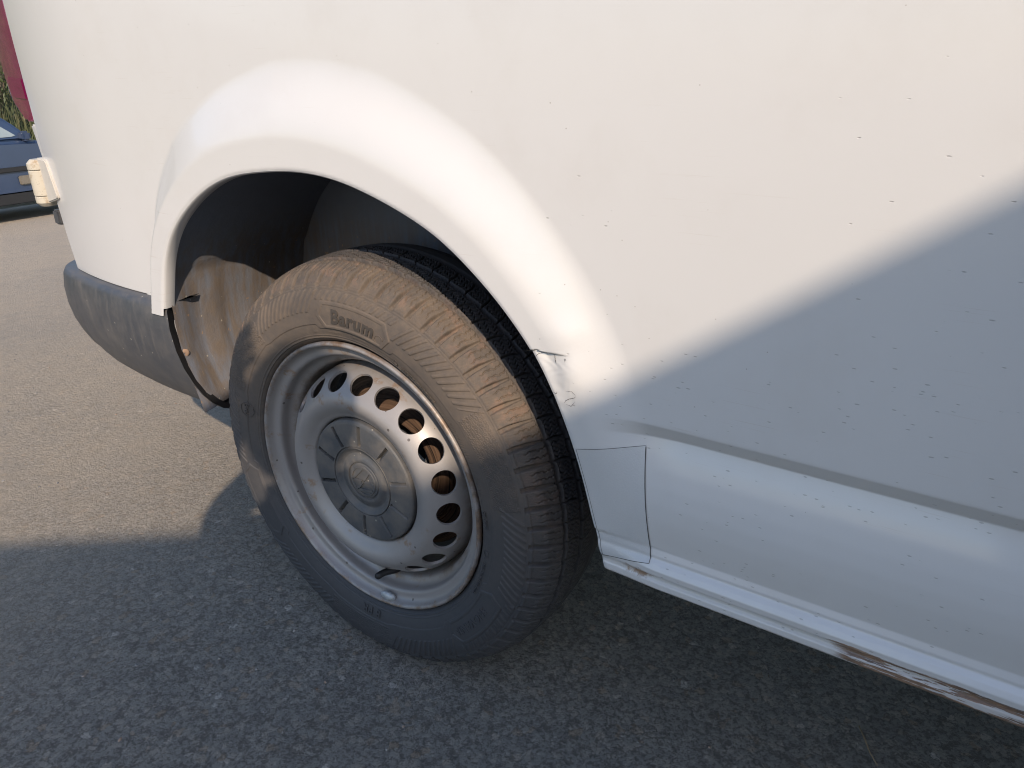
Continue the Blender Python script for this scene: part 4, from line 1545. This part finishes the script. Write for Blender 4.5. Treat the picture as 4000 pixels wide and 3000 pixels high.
def bank():
    xs = np.linspace(-30, -9.3, 40)
    ys = np.linspace(-12, 26, 60)
    X, Y = np.meshgrid(xs, ys, indexing='ij')
    d = np.clip(-9.5 - X, 0, None)
    Z = ground_z(X, Y) - .02 + .62 * sstep(0, 1.5, d) + .40 * d + .12 * np.sin(X * 1.7 + Y * .9) * sstep(0, 2, d) + .08 * np.sin(Y * 2.3)
    t = NT('grass_bank_soil')
    n = t.noise(2.2, 5, .65)
    t.P(Base_Color=t.ramp(n, [(.3, (.045, .055, .022)), (.5, (.085, .095, .035)), (.7, (.17, .15, .075))]), Roughness=.95, Normal=t.bump(t.noise(9, 5), .8, .08))
    o = meshobj('grass_bank', np.stack([X, Y, Z], -1).reshape(-1, 3), grid_faces(40, 60), t.m)
    tag(o, 'rough grassy bank rising behind the yard', None, kind='structure')

    def zat(x, y):
        d_ = max(0, -9.5 - x)
        return float(ground_z(x, y)) - .02 + .62 * float(sstep(0, 1.5, d_)) + .40 * d_ + .12 * math.sin(x * 1.7 + y * .9) * float(sstep(0, 2, d_)) + .08 * math.sin(y * 2.3)
    # grass: many blades, one mass
    N = 14000
    x = RNG.uniform(-14.5, -9.5, N)
    y = RNG.uniform(1.5, 7.5, N)
    z = np.array([zat(a, b) for a, b in zip(x, y)])
    h = RNG.uniform(.12, .42, N)
    a = RNG.uniform(0, 2 * PI, N)
    lean = RNG.uniform(.05, .45, N) * h
    w = RNG.uniform(.006, .014, N)
    la = RNG.uniform(0, 2 * PI, N)
    b0 = np.stack([x - np.cos(a) * w, y - np.sin(a) * w, z], -1)
    b1 = np.stack([x + np.cos(a) * w, y + np.sin(a) * w, z], -1)
    m0 = np.stack([x - np.cos(a) * w * .7 + np.cos(la) * lean * .4, y - np.sin(a) * w * .7 + np.sin(la) * lean * .4, z + h * .6], -1)
    m1 = np.stack([x + np.cos(a) * w * .7 + np.cos(la) * lean * .4, y + np.sin(a) * w * .7 + np.sin(la) * lean * .4, z + h * .6], -1)
    tp_ = np.stack([x + np.cos(la) * lean, y + np.sin(la) * lean, z + h], -1)
    V = np.stack([b0, b1, m1, m0, tp_], 1).reshape(-1, 3)
    i = np.arange(N) * 5
    F = np.vstack([np.stack([i, i + 1, i + 2], -1), np.stack([i, i + 2, i + 3], -1), np.stack([i + 3, i + 2, i + 4], -1)])
    t = NT('grass_blades')
    t.P(Base_Color=t.ramp(t.noise(5, 4, .7), [(.3, (.05, .065, .028)), (.5, (.085, .098, .042)), (.62, (.14, .13, .07)), (.75, (.19, .165, .10))]), Roughness=.8)
    tag(meshobj('long_grass', V, F, t.m, None, smooth=False), 'long green and straw-coloured grass on the bank', 'grass', kind='stuff')
    # shrubs with yellow flowers
    leaf_m = simple('shrub_leaf', (.06, .08, .03), .6, nscale=6, var=.5)
    stem_m = simple('shrub_stem', (.16, .12, .075), .8)
    flower_m = simple('yellow_petal', (.62, .48, .05), .6)
    for k, (sx, sy, hh) in enumerate(((-10.4, 3.55, 1.15), (-10.9, 4.25, 1.35), (-11.6, 3.3, 1.5))):
        root = empty('flowering_shrub', (sx, sy, zat(sx, sy)))
        tag(root, ['green yellow-flowered shrub on the bank, nearest the parked car', 'taller yellow-flowered shrub on the bank beside the van corner', 'yellow-flowered shrub highest on the bank behind the parked car'][k], 'shrub', 'yellow-flowered shrubs on the bank')
        bs, bl, bf = bmesh.new(), bmesh.new(), bmesh.new()
        for s in range(14):
            aa = RNG.uniform(0, 2 * PI)
            sp = RNG.uniform(.1, .55)
            tip = Vector((math.cos(aa) * sp, math.sin(aa) * sp, hh * RNG.uniform(.7, 1.05)))
            pts = [Vector((0, 0, 0)), tip * .35 + Vector((0, 0, .06)), tip * .7 + Vector((0, 0, .05)), tip]
            tube(bs, pts, [.010, .008, .006, .003], 5)
            for q in range(34):
                tt = RNG.uniform(.2, 1.05)
                c = tip * tt + Vector(RNG.normal(0, .05, 3))
                ax = Vector(RNG.normal(0, 1, 3)).normalized()
                bx = ax.orthogonal().normalized()
                ln_, wd = RNG.uniform(.02, .05), RNG.uniform(.008, .018)
                bl.faces.new([bl.verts.new(c + ax * ln_), bl.verts.new(c + bx * wd), bl.verts.new(c - ax * ln_), bl.verts.new(c - bx * wd)])
            for q in range(3):
                c = tip * RNG.uniform(.8, 1.05) + Vector(RNG.normal(0, .03, 3))
                bmesh.ops.create_icosphere(bf, subdivisions=1, radius=RNG.uniform(.012, .022), matrix=Matrix.Translation(c))
        bmobj('trunk', bs, stem_m, root, smooth=True)
        bmobj('crown', bl, leaf_m, root)
        bmobj('blossom', bf, flower_m, root)


bank()

# ------------------------------------------------------------------ what throws the shade: an added flat-roofed building and the photographer, both behind the camera
def from_plane(xp, zp, H):
    """point at height H on the sun ray through (xp, 0, zp)."""
    k = (H - zp) / SUN_B
    return (xp + k * SUN_A, -k)


def shade_building():  # made-up unseen building, roof edge shaped to cast the wanted shade
    H = 2.90

    def L1(x): return .02 + .414 * (x + .566)
    def L2(x): return .364 + .7217 * (x - .12)
    a = from_plane(-1.9, L1(-1.9), H)
    b = from_plane(-.076, L2(-.076), H)
    c = from_plane(1.50, L2(1.50), H)
    foot = [a, b, c, (c[0] + 2.4, c[1] - .7), (b[0] + 2.2, b[1] - 2.0), (a[0] + 1.3, a[1] - 1.7)]
    root = empty('shade_building', (foot[2][0], foot[2][1], 0))
    ox, oy = foot[2]
    tag(root, 'unseen flat-roofed building added to shade the wheel', 'shade_building')
    wall_m = simple('cream_render', (.66, .64, .60), .9, nscale=3, var=.12, bump=.3)  # pale walls chosen to bounce fill on to the van
    cen = np.mean(np.array(foot), 0)
    inner = [tuple(np.array(p) + (cen - np.array(p)) / np.linalg.norm(cen - np.array(p)) * .22) for p in foot]
    bm = bmesh.new()
    prism(bm, [(p[0] - ox, p[1] - oy) for p in inner], lambda x, y: (x, y, 0), lambda x, y: (x, y, H - .20))
    bmobj('wall', bm, wall_m, root)
    bm = bmesh.new()
    prism(bm, [(p[0] - ox, p[1] - oy) for p in foot], lambda x, y: (x, y, H - .198), lambda x, y: (x, y, H))
    bmobj('roof', bm, simple('bitumen_roof', (.09, .09, .095), .9), root)
    # up-and-over door in the long face
    p0, p1 = np.array(inner[0]), np.array(inner[1])
    d = (p1 - p0) / np.linalg.norm(p1 - p0)
    nn = np.array((-d[1], d[0]))
    ctr = p0 + (p1 - p0) * .35
    bm = bmesh.new()
    rot = Matrix.Rotation(math.atan2(d[1], d[0]), 4, 'Z')
    box(bm, (ctr[0] + nn[0] * .02 - ox, ctr[1] + nn[1] * .02 - oy, 1.05), (2.3, .06, 2.1), rot)
    bmobj('door', bm, simple('brown_door', (.16, .09, .05), .6), root)


shade_building()


def photographer():
    # standing, facing the wheel, phone held out in front of the chest; head stands on the sun ray through the hub
    k = 1.12
    bx, by = -.134 + k * SUN_A, -k
    f = Vector((-SUN_A, 1, 0)).normalized()          # facing the van
    r = Vector((f.y, -f.x, 0))                        # right hand side
    root = empty('person', (bx, by, 0), math.atan2(f.y, f.x) - PI / 2)
    root.scale = (.882, .882, .882)
    tag(root, 'person in a dark jacket and blue trousers standing behind the camera', 'person')
    sk = simple('skin', (.50, .32, .24), .55)
    jm = simple('dark_jacket', (.045, .05, .06), .85, nscale=30)
    tm = simple('blue_trousers', (.06, .08, .13), .9, nscale=50)
    hm = simple('brown_hair', (.05, .032, .02), .7, nscale=90)
    bmk = simple('black_shoe', (.02, .02, .02), .5)

    def skin(nm, verts, edges, mat, sub=2):
        me = bpy.data.meshes.new(nm)
        me.from_pydata([v[0] for v in verts], edges, [])
        o = bpy.data.objects.new(nm, me)
        link(o, root)
        me.materials.append(mat)
        o.modifiers.new('skin', 'SKIN')
        sv = me.skin_vertices[0].data if me.skin_vertices else None
        if sv is None:
            bpy.context.view_layer.objects.active = o
            me.attributes
            o.modifiers.clear()
            return o
        for i, v in enumerate(verts):
            rr = v[1] if hasattr(v[1], '__len__') else (v[1], v[1])
            sv[i].radius = rr
        sv[0].use_root = True
        s = o.modifiers.new('sub', 'SUBSURF')
        s.levels = s.render_levels = sub
        return o
    # local frame: +y forward, +x right
    HV = [((0, 0, .95), (.16, .12)), ((0, .0, 1.14), (.145, .105)), ((0, -.01, 1.33), (.165, .115)), ((0, -.01, 1.43), (.12, .085)), ((0, 0, 1.50), (.058, .058)), ((0, .012, 1.565), (.070, .078)), ((0, .015, 1.64), (.080, .098)), ((0, .005, 1.715), (.074, .088)), ((0, 0, 1.755), (.038, .045)),
          ((.18, -.01, 1.415), .062), ((.25, .03, 1.17), .046), ((.14, .24, 1.20), .036), ((.10, .30, 1.235), .030),
          ((-.18, -.01, 1.415), .062), ((-.285, .04, 1.455), .056), ((-.165, .08, 1.60), .058), ((-.10, .11, 1.70), .030),
          ((.095, 0, .86), .092), ((.105, .01, .48), .060), ((.11, -.02, .09), .042), ((.115, .11, .045), .038),
          ((-.095, 0, .86), .092), ((-.105, .01, .48), .060), ((-.11, -.02, .09), .042), ((-.115, .11, .045), .038)]
    HE = [(0, 1), (1, 2), (2, 3), (3, 4), (4, 5), (5, 6), (6, 7), (7, 8), (3, 9), (9, 10), (10, 11), (11, 12), (3, 13), (13, 14), (14, 15), (15, 16), (0, 17), (17, 18), (18, 19), (19, 20), (0, 21), (21, 22), (22, 23), (23, 24)]
    # fingers
    for sgn, wrist in ((1, 12), (-1, 16)):
        for q, (dx, dz, L) in enumerate(((-.02, .030, .065), (-.02, .010, .072), (-.02, -.010, .068), (-.02, -.028, .055), (.015, .035, .05))):
            b = Vector(HV[wrist][0]) + Vector((sgn * dx * .2, .03, dz * .8))
            m_ = b + Vector((-sgn * .012, L * .5, dz * .2))
            e = m_ + Vector((-sgn * .030, L * .25, 0))
            i0 = len(HV)
            HV += [(tuple(b), .0095), (tuple(m_), .0085), (tuple(e), .0075)]
            HE += [(wrist, i0), (i0, i0 + 1), (i0 + 1, i0 + 2)]
    skin('body', HV, HE, sk)
    J = lambda i, g: (HV[i][0], tuple((x + g) for x in (HV[i][1] if hasattr(HV[i][1], '__len__') else (HV[i][1],) * 2)))
    idx = [0, 1, 2, 3, 9, 10, 11, 13, 14, 15]
    skin('jacket', [J(i, .016) for i in idx], [(0, 1), (1, 2), (2, 3), (3, 4), (4, 5), (5, 6), (3, 7), (7, 8), (8, 9)], jm)
    idx = [0, 17, 18, 19, 21, 22, 23]
    skin('trousers', [J(i, .014) for i in idx], [(0, 1), (1, 2), (2, 3), (0, 4), (4, 5), (5, 6)], tm)
    for s_ in (1, -1):
        bm = bmesh.new()
        bmesh.ops.create_uvsphere(bm, u_segments=16, v_segments=10, radius=1)
        for v in bm.verts:
            v.co = Vector((v.co.x * .050, v.co.y * .135, max(-.045, v.co.z * .055)))
        so = bmobj('shoe', bm, bmk, root, smooth=True)
        so.location = (s_ * .115, .06, .045)
    bm = bmesh.new()
    bmesh.ops.create_uvsphere(bm, u_segments=24, v_segments=16, radius=1)
    for v in bm.verts:
        front = v.co.y > .25 and v.co.z < .35
        v.co = Vector((v.co.x * .114, v.co.y * (.105 if not front else .080), v.co.z * (.125 if v.co.z > 0 else .115)))
    ho = bmobj('hair', bm, hm, root, smooth=True)
    ho.location = (0, -.018, 1.665)
    # face
    bm = bmesh.new()
    bmesh.ops.create_cone(bm, segments=8, radius1=.017, radius2=.005, depth=.045, matrix=Matrix.Translation((0, .112, 1.625)) @ Matrix.Rotation(-.35, 4, 'X'))
    bmobj('nose', bm, sk, root, smooth=True)
    for s_ in (1, -1):
        bm = bmesh.new()
        bmesh.ops.create_uvsphere(bm, u_segments=10, v_segments=8, radius=.012, matrix=Matrix.Translation((s_ * .032, .096, 1.650)))
        bmobj('eye', bm, simple('eye_white', (.7, .7, .7), .2), root, smooth=True)
    ph = empty('phone', (bx + f.x * .300, by + f.y * .300, 1.065), math.atan2(f.y, f.x) - PI / 2)
    tag(ph, 'black phone held up in one hand by the person behind the camera', 'phone')
    bm = bmesh.new()
    box(bm, (0, 0, .05), (.155, .009, .075))
    bmesh.ops.bevel(bm, geom=[e for e in bm.edges], offset=.003, segments=2, affect='EDGES')
    bmobj('case', bm, M_BLACK, ph, autosmooth=40)


photographer()
